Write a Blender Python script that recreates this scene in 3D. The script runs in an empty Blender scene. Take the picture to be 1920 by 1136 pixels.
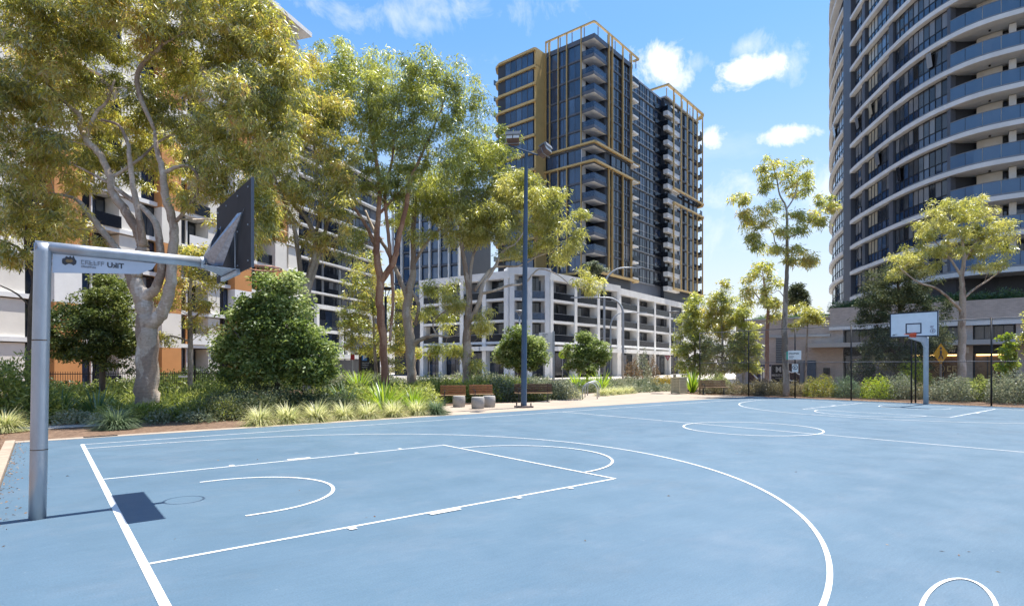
import bpy, bmesh, math, random
import numpy as np
from mathutils import Vector
R = math.radians
rng = np.random.default_rng(7)
random.seed(7)
scene = bpy.context.scene
C = scene.collection

# ------------------------------------------------------------------ camera
F_PX, CAM_H, HORIZON = 1087.9, 1.7275, 686.84        # focal length, eye height, horizon row (1920 px wide picture)
YAW = 0.6806
CX, CY = -0.656, -15.967
SY, CYW = math.sin(YAW), math.cos(YAW)
cam_d = bpy.data.cameras.new('camera')
cam = bpy.data.objects.new('camera', cam_d)
C.objects.link(cam)
cam.location = (CX, CY, CAM_H)
cam.rotation_euler = (R(90), 0, -YAW)
cam_d.sensor_width = 36.0
cam_d.lens = 36.0 * F_PX / 1920
cam_d.shift_y = (HORIZON - 568) / 1920
cam_d.clip_start = 0.05
cam_d.clip_end = 5000
scene.camera = cam

# ------------------------------------------------------------------ light
SUN_DIR = Vector((0.32, 0.0, 1.0)).normalized()          # towards the sun
sun_d = bpy.data.lights.new('sun', 'SUN')
sun_d.energy = 3.3
sun_d.angle = R(0.5)
sun_d.color = (1.0, 0.955, 0.88)
sun = bpy.data.objects.new('sun', sun_d)
C.objects.link(sun)
sun.rotation_euler = SUN_DIR.to_track_quat('Z', 'Y').to_euler()
sun.location = (20, -10, 90)
scene.view_settings.view_transform = 'Standard'
scene.view_settings.look = 'None'
scene.view_settings.exposure = 1.45
scene.view_settings.gamma = 1.0
scene.view_settings.use_curve_mapping = False
scene.cycles.max_bounces = 5
scene.cycles.diffuse_bounces = 4
scene.cycles.glossy_bounces = 2
scene.cycles.transmission_bounces = 2
scene.cycles.transparent_max_bounces = 6
scene.cycles.caustics_reflective = False
scene.cycles.caustics_refractive = False


def cw(l, d):
    """camera-frame right / forward metres -> world x, y"""
    return CX + d * SY + l * CYW, CY + d * CYW - l * SY


def at(u, d):
    return cw((u - 960) / F_PX * d, d)


def P(u, v, d):
    x, y = at(u, d)
    return np.array((x, y, CAM_H - (v - HORIZON) / F_PX * d))


def G(u, v):
    d = F_PX * CAM_H / (v - HORIZON)
    return at(u, d)


def sky_dir(u, v):
    p = P(u, v, 100.0) - np.array((CX, CY, CAM_H))
    p /= np.linalg.norm(p)
    return math.atan2(p[0], p[1]), math.asin(p[2])


world = bpy.data.worlds.new('World')
scene.world = world
world.use_nodes = True
world.cycles.sampling_method = 'MANUAL'
world.cycles.sample_map_resolution = 256
wn = world.node_tree
wn.nodes.clear()


def build_sky():
    N, Lk = wn.nodes, wn.links

    def nd(t, **kw):
        n = N.new(t)
        for k, v in kw.items():
            setattr(n, k, v)
        return n

    def math_(op, a, b=None, clamp=False):
        n = nd('ShaderNodeMath', operation=op)
        n.use_clamp = clamp
        for i, x in enumerate((a, b)):
            if x is None:
                continue
            if isinstance(x, (int, float)):
                n.inputs[i].default_value = x
            else:
                Lk.new(x, n.inputs[i])
        return n.outputs[0]
    sky = nd('ShaderNodeTexSky', sky_type='NISHITA')
    sky.sun_disc = False
    sky.sun_elevation = math.asin(SUN_DIR.z)
    sky.sun_rotation = math.atan2(SUN_DIR.x, SUN_DIR.y)
    sky.air_density = 1.25
    sky.dust_density = 0.6
    sky.ozone_density = 1.6
    sky.altitude = 30
    tc = nd('ShaderNodeTexCoord')
    sep = nd('ShaderNodeSeparateXYZ')
    Lk.new(tc.outputs['Generated'], sep.inputs[0])
    x, y, z = sep.outputs
    az = math_('ARCTAN2', x, y)
    el = math_('ARCSINE', z)
    # two noises that break the cloud outlines
    n1 = nd('ShaderNodeTexNoise')
    n1.inputs['Scale'].default_value = 15
    n1.inputs['Detail'].default_value = 11
    n1.inputs['Roughness'].default_value = 0.66
    n1.inputs['Distortion'].default_value = 0.4
    Lk.new(tc.outputs['Generated'], n1.inputs['Vector'])
    nv = math_('SUBTRACT', n1.outputs['Fac'], 0.5)
    best = None
    puffs = [(1238, 132, 52, 44, .9), (1228, 105, 30, 28, .8), (1268, 150, 36, 22, .7), (1398, 138, 76, 30, .9), (1400, 85, 36, 20, .55),
             (1465, 125, 60, 34, .45), (1332, 262, 46, 20, .8), (1462, 256, 82, 19, .85), (1370, 362, 130, 40, .55),
             (1540, 352, 90, 36, .6), (700, 22, 130, 34, .42), (880, 16, 130, 30, .42), (790, 45, 60, 16, .35),
             (1310, 120, 30, 16, .4), (910, 115, 40, 14, .25), (1400, 430, 200, 40, .3)]
    for (u, v, ru, rv, s) in puffs:
        a0, e0 = sky_dir(u, v)
        a1, _ = sky_dir(u + ru, v)
        _, e1 = sky_dir(u, v - rv)
        da = math_('DIVIDE', math_('SUBTRACT', az, a0), abs(a1 - a0))
        de = math_('DIVIDE', math_('SUBTRACT', el, e0), abs(e1 - e0))
        r2 = math_('SQRT', math_('ADD', math_('MULTIPLY', da, da), math_('MULTIPLY', de, de)))
        m = math_('SUBTRACT', 1.0, r2)
        m = math_('ADD', math_('MULTIPLY', m, 1.15 if s > .6 else .8), math_('MULTIPLY', nv, 4.6 if s > .6 else 5.5))
        m = math_('MULTIPLY', m, 1.35 if s > .6 else 0.7, clamp=True)
        m = math_('MULTIPLY', m, s)
        best = m if best is None else math_('MAXIMUM', best, m)
    # thin cloud elsewhere in the sky, so that it goes on all round
    zz = math_('ADD', math_('MAXIMUM', z, 0.0), 0.12)
    cmb = nd('ShaderNodeCombineXYZ')
    Lk.new(math_('DIVIDE', x, zz), cmb.inputs[0])
    Lk.new(math_('DIVIDE', y, zz), cmb.inputs[1])
    n2 = nd('ShaderNodeTexNoise')
    n2.inputs['Scale'].default_value = 1.3
    n2.inputs['Detail'].default_value = 9
    n2.inputs['Roughness'].default_value = 0.6
    Lk.new(cmb.outputs[0], n2.inputs['Vector'])
    thin = math_('MULTIPLY', math_('SUBTRACT', n2.outputs['Fac'], 0.56), 2.6, clamp=True)
    thin = math_('MULTIPLY', thin, 0.45)
    best = math_('MAXIMUM', best, thin)
    # never below the horizon
    best = math_('MULTIPLY', best, math_('MULTIPLY', z, 12.0, clamp=True))
    gam = nd('ShaderNodeHueSaturation')
    gam.inputs['Saturation'].default_value = 1.3
    gam.inputs['Value'].default_value = 0.93
    Lk.new(sky.outputs[0], gam.inputs['Color'])
    hz = math_('SUBTRACT', 1.0, math_('DIVIDE', math_('MAXIMUM', z, 0.0), 0.5), clamp=True)
    hz = math_('MULTIPLY', math_('POWER', hz, 1.35), 0.92)
    hmix = nd('ShaderNodeMix', data_type='RGBA')          # pale haze towards the horizon, all round
    Lk.new(hz, hmix.inputs['Factor'])
    Lk.new(gam.outputs[0], hmix.inputs[6])
    hmix.inputs[7].default_value = (3.7, 3.6, 4.1, 1)
    mix = nd('ShaderNodeMix', data_type='RGBA')
    Lk.new(best, mix.inputs['Factor'])
    Lk.new(hmix.outputs[2], mix.inputs[6])
    mix.inputs[7].default_value = (5.4, 5.5, 5.6, 1)
    bg = nd('ShaderNodeBackground')
    bg.inputs['Strength'].default_value = 0.084
    Lk.new(mix.outputs[2], bg.inputs['Color'])
    out = nd('ShaderNodeOutputWorld')
    Lk.new(bg.outputs[0], out.inputs[0])


build_sky()

# ------------------------------------------------------------------ materials


def lin(r, g, b):
    """sRGB 0..255 -> linear"""
    f = lambda c: ((c / 255 + .055) / 1.055) ** 2.4 if c / 255 > .04045 else c / 255 / 12.92
    return (f(r), f(g), f(b))


MATS = {}


def mat(name, col, rough=.6, var=.12, scale=3.0, metal=0.0, spec=.4, bump=0.0, bscale=None, col2=None, stretch=None, detail=5, emit=None, alpha=None):
    if name in MATS:
        return MATS[name]
    m = bpy.data.materials.new(name)
    m.use_nodes = True
    nt = m.node_tree
    b = nt.nodes['Principled BSDF']
    b.inputs['Roughness'].default_value = rough
    b.inputs['Metallic'].default_value = metal
    b.inputs['Specular IOR Level'].default_value = spec
    geo = nt.nodes.new('ShaderNodeNewGeometry')
    vec = geo.outputs['Position']
    if stretch:
        mp = nt.nodes.new('ShaderNodeMapping')
        mp.inputs['Scale'].default_value = stretch
        nt.links.new(vec, mp.inputs[0])
        vec = mp.outputs[0]
    n = nt.nodes.new('ShaderNodeTexNoise')
    n.inputs['Scale'].default_value = scale
    n.inputs['Detail'].default_value = detail
    n.inputs['Roughness'].default_value = .65
    nt.links.new(vec, n.inputs['Vector'])
    rp = nt.nodes.new('ShaderNodeValToRGB')
    c2 = col2 or tuple(min(1, c * (1 + var)) for c in col)
    c1 = col if col2 else tuple(c * (1 - var) for c in col)
    rp.color_ramp.elements[0].position = .32
    rp.color_ramp.elements[1].position = .68
    rp.color_ramp.elements[0].color = (*c1, 1)
    rp.color_ramp.elements[1].color = (*c2, 1)
    nt.links.new(n.outputs['Fac'], rp.inputs[0])
    nt.links.new(rp.outputs[0], b.inputs['Base Color'])
    if bump:
        n2 = nt.nodes.new('ShaderNodeTexNoise')
        n2.inputs['Scale'].default_value = bscale or scale * 6
        n2.inputs['Detail'].default_value = 4
        nt.links.new(vec, n2.inputs['Vector'])
        bp = nt.nodes.new('ShaderNodeBump')
        bp.inputs['Strength'].default_value = bump
        bp.inputs['Distance'].default_value = .02
        nt.links.new(n2.outputs['Fac'], bp.inputs['Height'])
        nt.links.new(bp.outputs[0], b.inputs['Normal'])
    if emit:
        b.inputs['Emission Color'].default_value = (*emit[0], 1)
        b.inputs['Emission Strength'].default_value = emit[1]
    if alpha is not None:
        b.inputs['Alpha'].default_value = alpha
    MATS[name] = m
    return m


def leaf_mat(name, cols, trans=.35, rough=.45, spec=.35):
    """cols: a ramp of leaf colours; each leaf carries its own place on it in the face attribute 'tone'"""
    if name in MATS:
        return MATS[name]
    m = bpy.data.materials.new(name)
    m.use_nodes = True
    nt = m.node_tree
    nt.nodes.remove(nt.nodes['Principled BSDF'])
    at_ = nt.nodes.new('ShaderNodeAttribute')
    at_.attribute_name = 'tone'
    rp = nt.nodes.new('ShaderNodeValToRGB')
    el = rp.color_ramp.elements
    while len(el) < len(cols):
        el.new(.5)
    for i, c in enumerate(cols):
        el[i].position = i / (len(cols) - 1)
        el[i].color = (*c, 1)
    nt.links.new(at_.outputs['Fac'], rp.inputs[0])
    df = nt.nodes.new('ShaderNodeBsdfDiffuse')
    nt.links.new(rp.outputs[0], df.inputs[0])
    tr = nt.nodes.new('ShaderNodeBsdfTranslucent')
    hs = nt.nodes.new('ShaderNodeHueSaturation')
    hs.inputs['Value'].default_value = 1.9
    hs.inputs['Saturation'].default_value = 1.1
    nt.links.new(rp.outputs[0], hs.inputs['Color'])
    nt.links.new(hs.outputs[0], tr.inputs[0])
    ms = nt.nodes.new('ShaderNodeMixShader')
    ms.inputs[0].default_value = trans
    nt.links.new(df.outputs[0], ms.inputs[1])
    nt.links.new(tr.outputs[0], ms.inputs[2])
    gl = nt.nodes.new('ShaderNodeBsdfGlossy')
    gl.inputs['Roughness'].default_value = rough
    gl.inputs['Color'].default_value = (.9, .95, 1, 1)
    m2 = nt.nodes.new('ShaderNodeMixShader')
    m2.inputs[0].default_value = spec * .11
    nt.links.new(ms.outputs[0], m2.inputs[1])
    nt.links.new(gl.outputs[0], m2.inputs[2])
    nt.links.new(m2.outputs[0], nt.nodes['Material Output'].inputs[0])
    MATS[name] = m
    return m


def brick_mat(name, c1, c2, mortar, w=.23, h=.076, rot=0):
    if name in MATS:
        return MATS[name]
    m = bpy.data.materials.new(name)
    m.use_nodes = True
    nt = m.node_tree
    b = nt.nodes['Principled BSDF']
    b.inputs['Roughness'].default_value = .85
    geo = nt.nodes.new('ShaderNodeNewGeometry')
    mp = nt.nodes.new('ShaderNodeMapping')
    mp.inputs['Rotation'].default_value = (0, 0, rot)
    nt.links.new(geo.outputs['Position'], mp.inputs[0])
    sp = nt.nodes.new('ShaderNodeSeparateXYZ')
    nt.links.new(mp.outputs[0], sp.inputs[0])
    cb = nt.nodes.new('ShaderNodeCombineXYZ')
    nt.links.new(sp.outputs[0], cb.inputs[0])
    nt.links.new(sp.outputs[2], cb.inputs[1])
    br = nt.nodes.new('ShaderNodeTexBrick')
    br.inputs['Scale'].default_value = 1
    br.inputs['Brick Width'].default_value = w
    br.inputs['Row Height'].default_value = h
    br.inputs['Mortar Size'].default_value = .009
    br.inputs['Color1'].default_value = (*c1, 1)
    br.inputs['Color2'].default_value = (*c2, 1)
    br.inputs['Mortar'].default_value = (*mortar, 1)
    nt.links.new(cb.outputs[0], br.inputs['Vector'])
    n = nt.nodes.new('ShaderNodeTexNoise')
    n.inputs['Scale'].default_value = .8
    n.inputs['Detail'].default_value = 5
    nt.links.new(geo.outputs['Position'], n.inputs['Vector'])
    mx = nt.nodes.new('ShaderNodeMix')
    mx.data_type = 'RGBA'
    mx.blend_type = 'MULTIPLY'
    mx.inputs[0].default_value = .35
    nt.links.new(br.outputs[0], mx.inputs[6])
    nt.links.new(n.outputs['Fac'], mx.inputs[7])
    nt.links.new(mx.outputs[2], b.inputs['Base Color'])
    bp = nt.nodes.new('ShaderNodeBump')
    bp.inputs['Strength'].default_value = .5
    bp.inputs['Distance'].default_value = .01
    nt.links.new(br.outputs['Fac'], bp.inputs['Height'])
    bp.invert = True
    nt.links.new(bp.outputs[0], b.inputs['Normal'])
    MATS[name] = m
    return m


def glass_mat(name, col, alpha, rough=.05):
    if name in MATS:
        return MATS[name]
    m = mat(name, col, rough, .05, .5, spec=.6 if 'dark' not in name else .25)
    m.node_tree.nodes['Principled BSDF'].inputs['Alpha'].default_value = alpha
    return m


def court_mat():
    m = bpy.data.materials.new('acrylic court paint')
    m.use_nodes = True
    nt = m.node_tree
    b = nt.nodes['Principled BSDF']
    b.inputs['Specular IOR Level'].default_value = .5
    geo = nt.nodes.new('ShaderNodeNewGeometry')

    def noise(scale, stretch, detail=6, rough=.6, rz=0.0):
        mp = nt.nodes.new('ShaderNodeMapping')
        mp.inputs['Scale'].default_value = stretch
        mp.inputs['Rotation'].default_value = (0, 0, rz)
        nt.links.new(geo.outputs['Position'], mp.inputs[0])
        n = nt.nodes.new('ShaderNodeTexNoise')
        n.inputs['Scale'].default_value = scale
        n.inputs['Detail'].default_value = detail
        n.inputs['Roughness'].default_value = rough
        nt.links.new(mp.outputs[0], n.inputs['Vector'])
        return n.outputs['Fac']

    def ramp(fac, p0, p1, c0, c1):
        r = nt.nodes.new('ShaderNodeValToRGB')
        r.color_ramp.elements[0].position = p0
        r.color_ramp.elements[1].position = p1
        r.color_ramp.elements[0].color = (*c0, 1)
        r.color_ramp.elements[1].color = (*c1, 1)
        nt.links.new(fac, r.inputs[0])
        return r.outputs[0]

    def mix(fac, a, bb, mode='MIX'):
        x = nt.nodes.new('ShaderNodeMix')
        x.data_type = 'RGBA'
        x.blend_type = mode
        if isinstance(fac, float):
            x.inputs[0].default_value = fac
        else:
            nt.links.new(fac, x.inputs[0])
        nt.links.new(a, x.inputs[6])
        if isinstance(bb, tuple):
            x.inputs[7].default_value = (*bb, 1)
        else:
            nt.links.new(bb, x.inputs[7])
        return x.outputs[2]
    base = ramp(noise(.25, (1, 1, 1)), .3, .7, (.084, .148, .212), (.100, .168, .232))
    streak = ramp(noise(2.6, (1, 9, 1), 10, .75, .35), .35, .7, (.82, .84, .87), (1.12, 1.10, 1.08))
    col = mix(.5, base, streak, 'MULTIPLY')
    streak2 = ramp(noise(14, (1, 10, 1), 8, .75, -.2), .35, .7, (.86, .87, .88), (1.1, 1.1, 1.1))
    col = mix(.5, col, streak2, 'MULTIPLY')
    # pale worn and dusty patches
    wear = ramp(noise(.8, (1, 1.6, 1), 10, .72, .6), .5, .8, (0, 0, 0), (.28, .28, .28))
    col = mix(wear, col, (.23, .25, .29))
    dirt = ramp(noise(.45, (1, 2.2, 1), 10, .75, 1.1), .54, .8, (0, 0, 0), (.42, .42, .42))
    col = mix(dirt, col, (.075, .11, .14))
    # small scuffs, both pale and dark
    sc = ramp(noise(11, (1, 3.5, 1), 4, .62, .8), .70, .74, (0, 0, 0), (.6, .6, .6))
    col = mix(sc, col, (.42, .46, .5))
    sd = ramp(noise(9, (3, 1, 1), 4, .6, .3), .70, .75, (0, 0, 0), (.6, .6, .6))
    col = mix(sd, col, (.05, .07, .1))
    fine = ramp(noise(70, (1, 1, 1), 3, .6), .3, .7, (.82, .82, .82), (1.14, 1.14, 1.14))
    col = mix(1.0, col, fine, 'MULTIPLY')
    nt.links.new(col, b.inputs['Base Color'])
    rr = ramp(noise(1.1, (1, 1, 1)), .3, .7, (.42,) * 3, (.6,) * 3)
    nt.links.new(rr, b.inputs['Roughness'])
    bp = nt.nodes.new('ShaderNodeBump')
    bp.inputs['Strength'].default_value = .15
    bp.inputs['Distance'].default_value = .004
    nt.links.new(noise(160, (1, 1, 1), 2), bp.inputs['Height'])
    nt.links.new(bp.outputs[0], b.inputs['Normal'])
    return m


M_white = mat('white render paint', (.80, .795, .78), .8, .1, .5, detail=9)
M_offwhite = mat('warm white render', (.78, .74, .67), .85, .07, .5)
M_orange = mat('orange cladding', (.58, .27, .10), .7, .06, .8)
M_slab = mat('pale concrete', (.5, .5, .49), .85, .08, .6)
M_darkclad = mat('charcoal cladding', (.045, .05, .062), .5, .1, .7)
M_midclad = mat('slate grey cladding', (.11, .122, .15), .5, .1, .7)
M_frame = mat('dark window frame', (.03, .034, .042), .45, .08, 2)
M_greyframe = mat('grey aluminium', (.24, .25, .27), .4, .06, 2)
M_gold = mat('gold anodised metal', (.62, .43, .18), .45, .08, .9, metal=.2)
M_goldpanel = mat('gold panel', (.60, .41, .16), .5, .08, .6, metal=.1)
PANES = [mat('dark glass', (.018, .024, .036), .06, .3, .4, spec=.7),
         mat('blue glass', (.03, .05, .095), .05, .3, .4, spec=.8),
         mat('grey glass', (.07, .082, .10), .08, .3, .4, spec=.7),
         mat('glass over pale blind', (.22, .23, .25), .15, .08, 1.0, spec=.7, stretch=(6, 6, .2))]
PANES_BLUE = [mat('reflective blue glass', (.035, .075, .155), .04, .35, .3, spec=1.0),
              mat('reflective blue glass light', (.06, .11, .20), .04, .3, .35, spec=1.0),
              mat('reflective blue glass deep', (.024, .048, .10), .04, .3, .35, spec=1.0)]
M_cream = mat('glass over cream blind', (.46, .41, .31), .2, .07, .9, spec=.5)
M_balglass = glass_mat('balustrade glass', (.05, .10, .19), .62)
M_balglass_blue = glass_mat('blue balustrade glass', (.11, .215, .36), .8, .08)
M_baldark = glass_mat('dark balustrade glass', (.012, .015, .022), .92, .12)
M_galv = mat('galvanised steel', (.42, .44, .47), .45, .13, 6, metal=.6, bump=.08, bscale=80, stretch=(1, 1, .25), detail=9)
M_galv2 = mat('galvanised sheet spangle', (.40, .45, .52), .38, .25, 28, metal=.6)
M_white_line = mat('white line paint', (.66, .665, .66), .7, .06, 8)


def wear_lines():
    nt = M_white_line.node_tree
    b_ = nt.nodes['Principled BSDF']
    src = b_.inputs['Base Color'].links[0].from_socket
    geo = nt.nodes.new('ShaderNodeNewGeometry')
    n_ = nt.nodes.new('ShaderNodeTexNoise')
    n_.inputs['Scale'].default_value = 34
    n_.inputs['Detail'].default_value = 8
    n_.inputs['Roughness'].default_value = .75
    nt.links.new(geo.outputs['Position'], n_.inputs['Vector'])
    rp = nt.nodes.new('ShaderNodeValToRGB')
    rp.color_ramp.elements[0].position, rp.color_ramp.elements[1].position = .56, .72
    nt.links.new(n_.outputs['Fac'], rp.inputs[0])
    mx = nt.nodes.new('ShaderNodeMix')
    mx.data_type = 'RGBA'
    nt.links.new(rp.outputs[0], mx.inputs[0])
    nt.links.new(src, mx.inputs[6])
    mx.inputs[7].default_value = (.26, .31, .36, 1)
    nt.links.new(mx.outputs[2], b_.inputs['Base Color'])


wear_lines()
M_conc = mat('sandy concrete', (.36, .295, .235), .9, .12, .9, bump=.15, bscale=40)
M_conc_grey = mat('grey cast concrete', (.34, .32, .30), .9, .15, 3, bump=.2, bscale=50)
M_mulch = mat('bark mulch', (.075, .042, .026), .95, .5, 9, bump=.9, bscale=28, col2=(.24, .155, .10))
M_litter = mat('leaf litter', (.12, .065, .04), .95, .5, 12, bump=.9, bscale=30, col2=(.34, .22, .14))
M_asphalt = mat('asphalt', (.05, .05, .052), .9, .15, 3)
M_pave = mat('pale paving', (.50, .46, .41), .9, .12, .7)
M_black = mat('black powder coat', (.012, .012, .014), .45, .2, 4)
M_navy = mat('slate blue powder coat', (.055, .095, .155), .4, .1, 3)
M_timber = mat('reddish hardwood', (.31, .13, .055), .6, .25, 6, stretch=(1, 1, 8), bump=.15)
M_timber_dark = mat('weathered brown hardwood', (.085, .045, .03), .65, .25, 6, stretch=(1, 1, 8), bump=.15)
M_timber_lit = mat('sunlit hardwood', (.26, .16, .085), .65, .25, 6, stretch=(1, 1, 8), bump=.15)  # lit copy of the bench timber, sunlight put into its colour


# ------------------------------------------------------------------ geometry helpers
class MB:
    def __init__(self):
        self.v, self.f = [], []

    def box(self, x0, x1, y0, y1, z0, z1):
        o = len(self.v)
        self.v += [(x0, y0, z0), (x1, y0, z0), (x1, y1, z0), (x0, y1, z0), (x0, y0, z1), (x1, y0, z1), (x1, y1, z1), (x0, y1, z1)]
        for q in ((0, 3, 2, 1), (4, 5, 6, 7), (0, 1, 5, 4), (1, 2, 6, 5), (2, 3, 7, 6), (3, 0, 4, 7)):
            self.f.append(tuple(o + i for i in q))
        return self

    def prism(self, poly, z0, z1):
        """poly: ccw xy list"""
        o, n = len(self.v), len(poly)
        self.v += [(x, y, z0) for x, y in poly] + [(x, y, z1) for x, y in poly]
        self.f.append(tuple(o + i for i in reversed(range(n))))
        self.f.append(tuple(o + n + i for i in range(n)))
        for i in range(n):
            j = (i + 1) % n
            self.f.append((o + i, o + j, o + n + j, o + n + i))
        return self

    def plate(self, pts, nrm, t):
        """closed 3-D polygon pts extruded along nrm by t"""
        o, n = len(self.v), len(pts)
        nrm = np.array(nrm, float) * t
        self.v += [tuple(p) for p in pts] + [tuple(np.array(p) + nrm) for p in pts]
        self.f.append(tuple(o + i for i in reversed(range(n))))
        self.f.append(tuple(o + n + i for i in range(n)))
        for i in range(n):
            j = (i + 1) % n
            self.f.append((o + i, o + j, o + n + j, o + n + i))
        return self

    def tube(self, pts, rad, n=10, cap=True):
        pts = [np.array(p, float) for p in pts]
        if isinstance(rad, (int, float)):
            rad = [rad] * len(pts)
        o = len(self.v)
        up = np.array((0.0, 0.0, 1.0))
        prev = None
        for i, p in enumerate(pts):
            a = pts[max(0, i - 1)]
            b = pts[min(len(pts) - 1, i + 1)]
            t = b - a
            t /= (np.linalg.norm(t) + 1e-9)
            if prev is None:
                ref = up if abs(t[2]) < .9 else np.array((1.0, 0, 0))
                x = np.cross(t, ref)
            else:
                x = prev - t * prev.dot(t)
            x /= (np.linalg.norm(x) + 1e-9)
            prev = x
            y = np.cross(t, x)
            for k in range(n):
                a_ = 2 * math.pi * k / n
                self.v.append(tuple(p + rad[i] * (math.cos(a_) * x + math.sin(a_) * y)))
        for i in range(len(pts) - 1):
            for k in range(n):
                k2 = (k + 1) % n
                self.f.append((o + i * n + k, o + i * n + k2, o + (i + 1) * n + k2, o + (i + 1) * n + k))
        if cap:
            self.f.append(tuple(o + k for k in reversed(range(n))))
            self.f.append(tuple(o + (len(pts) - 1) * n + k for k in range(n)))
        return self

    def lathe(self, prof, n=20, c=(0, 0)):
        """prof: (r, z) from bottom to top"""
        o = len(self.v)
        for r, z in prof:
            for k in range(n):
                a = 2 * math.pi * k / n
                self.v.append((c[0] + r * math.cos(a), c[1] + r * math.sin(a), z))
        for i in range(len(prof) - 1):
            for k in range(n):
                k2 = (k + 1) % n
                self.f.append((o + i * n + k, o + i * n + k2, o + (i + 1) * n + k2, o + (i + 1) * n + k))
        self.f.append(tuple(o + k for k in reversed(range(n))))
        self.f.append(tuple(o + (len(prof) - 1) * n + k for k in range(n)))
        return self

    def mesh(self, name, m, smooth=False):
        me = bpy.data.meshes.new(name)
        me.from_pydata([tuple(map(float, p)) for p in self.v], [], self.f)
        me.materials.append(m)
        if smooth:
            me.polygons.foreach_set('use_smooth', [True] * len(me.polygons))
        me.update()
        return me

    def build(self, name, m, parent=None, loc=(0, 0, 0), rz=0.0, smooth=False, bevel=0.0):
        o = link(name, self.mesh(name, m, smooth), parent, loc, rz)
        if bevel:
            b = o.modifiers.new('bevel', 'BEVEL')
            b.width = bevel
            b.segments = 2
            b.limit_method = 'ANGLE'
        return o


def link(name, data, parent=None, loc=(0, 0, 0), rz=0.0):
    o = bpy.data.objects.new(name, data)
    C.objects.link(o)
    o.location = tuple(map(float, loc))
    o.rotation_euler = (0, 0, rz)
    if parent is not None:
        o.parent = parent
    return o


def tag(o, label=None, cat=None, group=None, kind=None):
    if label:
        o['label'] = label
    if cat:
        o['category'] = cat
    if group:
        o['group'] = group
    if kind:
        o['kind'] = kind
    return o


def thing(name, label, cat, loc=(0, 0, 0), rz=0.0, group=None):
    return tag(link(name, None, None, loc, rz), label, cat, group)


def np_mesh(name, V, Fq, m, smooth=False, tone=None):
    """V (n,3), Fq (m,4) or (m,3)"""
    me = bpy.data.meshes.new(name)
    V = np.ascontiguousarray(V, np.float32)
    Fq = np.ascontiguousarray(Fq, np.int32)
    k = Fq.shape[1]
    me.vertices.add(len(V))
    me.vertices.foreach_set('co', V.ravel())
    me.loops.add(Fq.size)
    me.loops.foreach_set('vertex_index', Fq.ravel())
    me.polygons.add(len(Fq))
    me.polygons.foreach_set('loop_start', np.arange(0, Fq.size, k, dtype=np.int32))
    me.polygons.foreach_set('loop_total', np.full(len(Fq), k, np.int32))
    me.materials.append(m)
    if smooth:
        me.polygons.foreach_set('use_smooth', np.ones(len(Fq), bool))
    me.update(calc_edges=True)
    if tone is not None:
        at_ = me.attributes.new('tone', 'FLOAT', 'FACE')
        at_.data.foreach_set('value', np.clip(tone, 0, 1).astype(np.float32))
    return me


_txt = {}


def text_mesh(s, size, m, depth=.004, mirror=False, bold=0.0, align='CENTER', flip=False):
    cu = bpy.data.curves.new('lettering', 'FONT')
    cu.body = s
    cu.size = size
    cu.align_x = align
    cu.align_y = 'CENTER'
    cu.extrude = depth / 2
    cu.offset = bold
    o = bpy.data.objects.new('lettering', cu)
    C.objects.link(o)
    dg = bpy.context.evaluated_depsgraph_get()
    me = bpy.data.meshes.new_from_object(o.evaluated_get(dg))
    bpy.data.objects.remove(o)
    # text lies in xy facing +z: stand it up so that it faces -y
    n = len(me.vertices)
    co = np.empty(n * 3, np.float32)
    me.vertices.foreach_get('co', co)
    co = co.reshape(-1, 3)
    x, y, z = co[:, 0].copy(), co[:, 1].copy(), co[:, 2].copy()
    if mirror:
        x = -x
    me.vertices.foreach_set('co', np.stack([x, -z, y], 1).astype(np.float32).ravel())
    if mirror:
        me.flip_normals()
    me.materials.clear()
    me.materials.append(m)
    me.update()
    return me


def glyph_rows(rows, size, gap=1.25):
    """rows of small upright strokes for writing too worn or far to read; rows = strokes per line"""
    bb = MB()
    g = random.Random(5)
    for j, n in enumerate(rows):
        x = 0
        z = ((len(rows) - 1) / 2 - j) * size * gap - size / 2
        for i in range(n):
            w = size * g.uniform(.45, .7)
            t = size * .17
            k = g.randrange(4)
            bb.box(x, x + t, 0, .006, z, z + size)
            if k != 1:
                bb.box(x + t, x + w, 0, .006, z + size - t, z + size)
            if k != 2:
                bb.box(x + t, x + w * .9, 0, .006, z + size * .42, z + size * .42 + t)
            if k in (1, 2):
                bb.box(x + t, x + w, 0, .006, z, z + t)
            if k == 0:
                bb.box(x + w - t, x + w, 0, .006, z, z + size * .42)
            x += w + size * .16
    return bb


UNIT = {}


def unit_box(m):
    if m.name not in UNIT:
        UNIT[m.name] = MB().box(0, 1, 0, 1, 0, 1).mesh('block', m)
    return UNIT[m.name]


WINC = {}


def win_meshes(w, h, nx, ny, fm, t=.07):
    key = (round(w, 2), round(h, 2), nx, ny, fm.name, t)
    if key in WINC:
        return WINC[key]
    b = MB()
    d = .1
    b.box(0, w, 0, d, 0, t).box(0, w, 0, d, h - t, h).box(0, t, 0, d, t, h - t).box(w - t, w, 0, d, t, h - t)
    pw, ph = (w - 2 * t) / nx, (h - 2 * t) / ny
    mt = t * .7
    for i in range(1, nx):
        x = t + pw * i
        b.box(x - mt / 2, x + mt / 2, .005, d - .01, t, h - t)
    for j in range(1, ny):
        z = t + ph * j
        b.box(t, w - t, .012, d - .02, z - mt / 2, z + mt / 2)
    fr = b.mesh('window', fm)
    WINC[key] = (fr, pw, ph, t)
    return WINC[key]


PANEC = {}


def pane_mesh(pw, ph, m):
    key = (round(pw, 2), round(ph, 2), m.name)
    if key not in PANEC:
        PANEC[key] = MB().box(.01, pw - .01, .05, .07, .01, ph - .01).mesh('pane', m)
    return PANEC[key]


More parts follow.
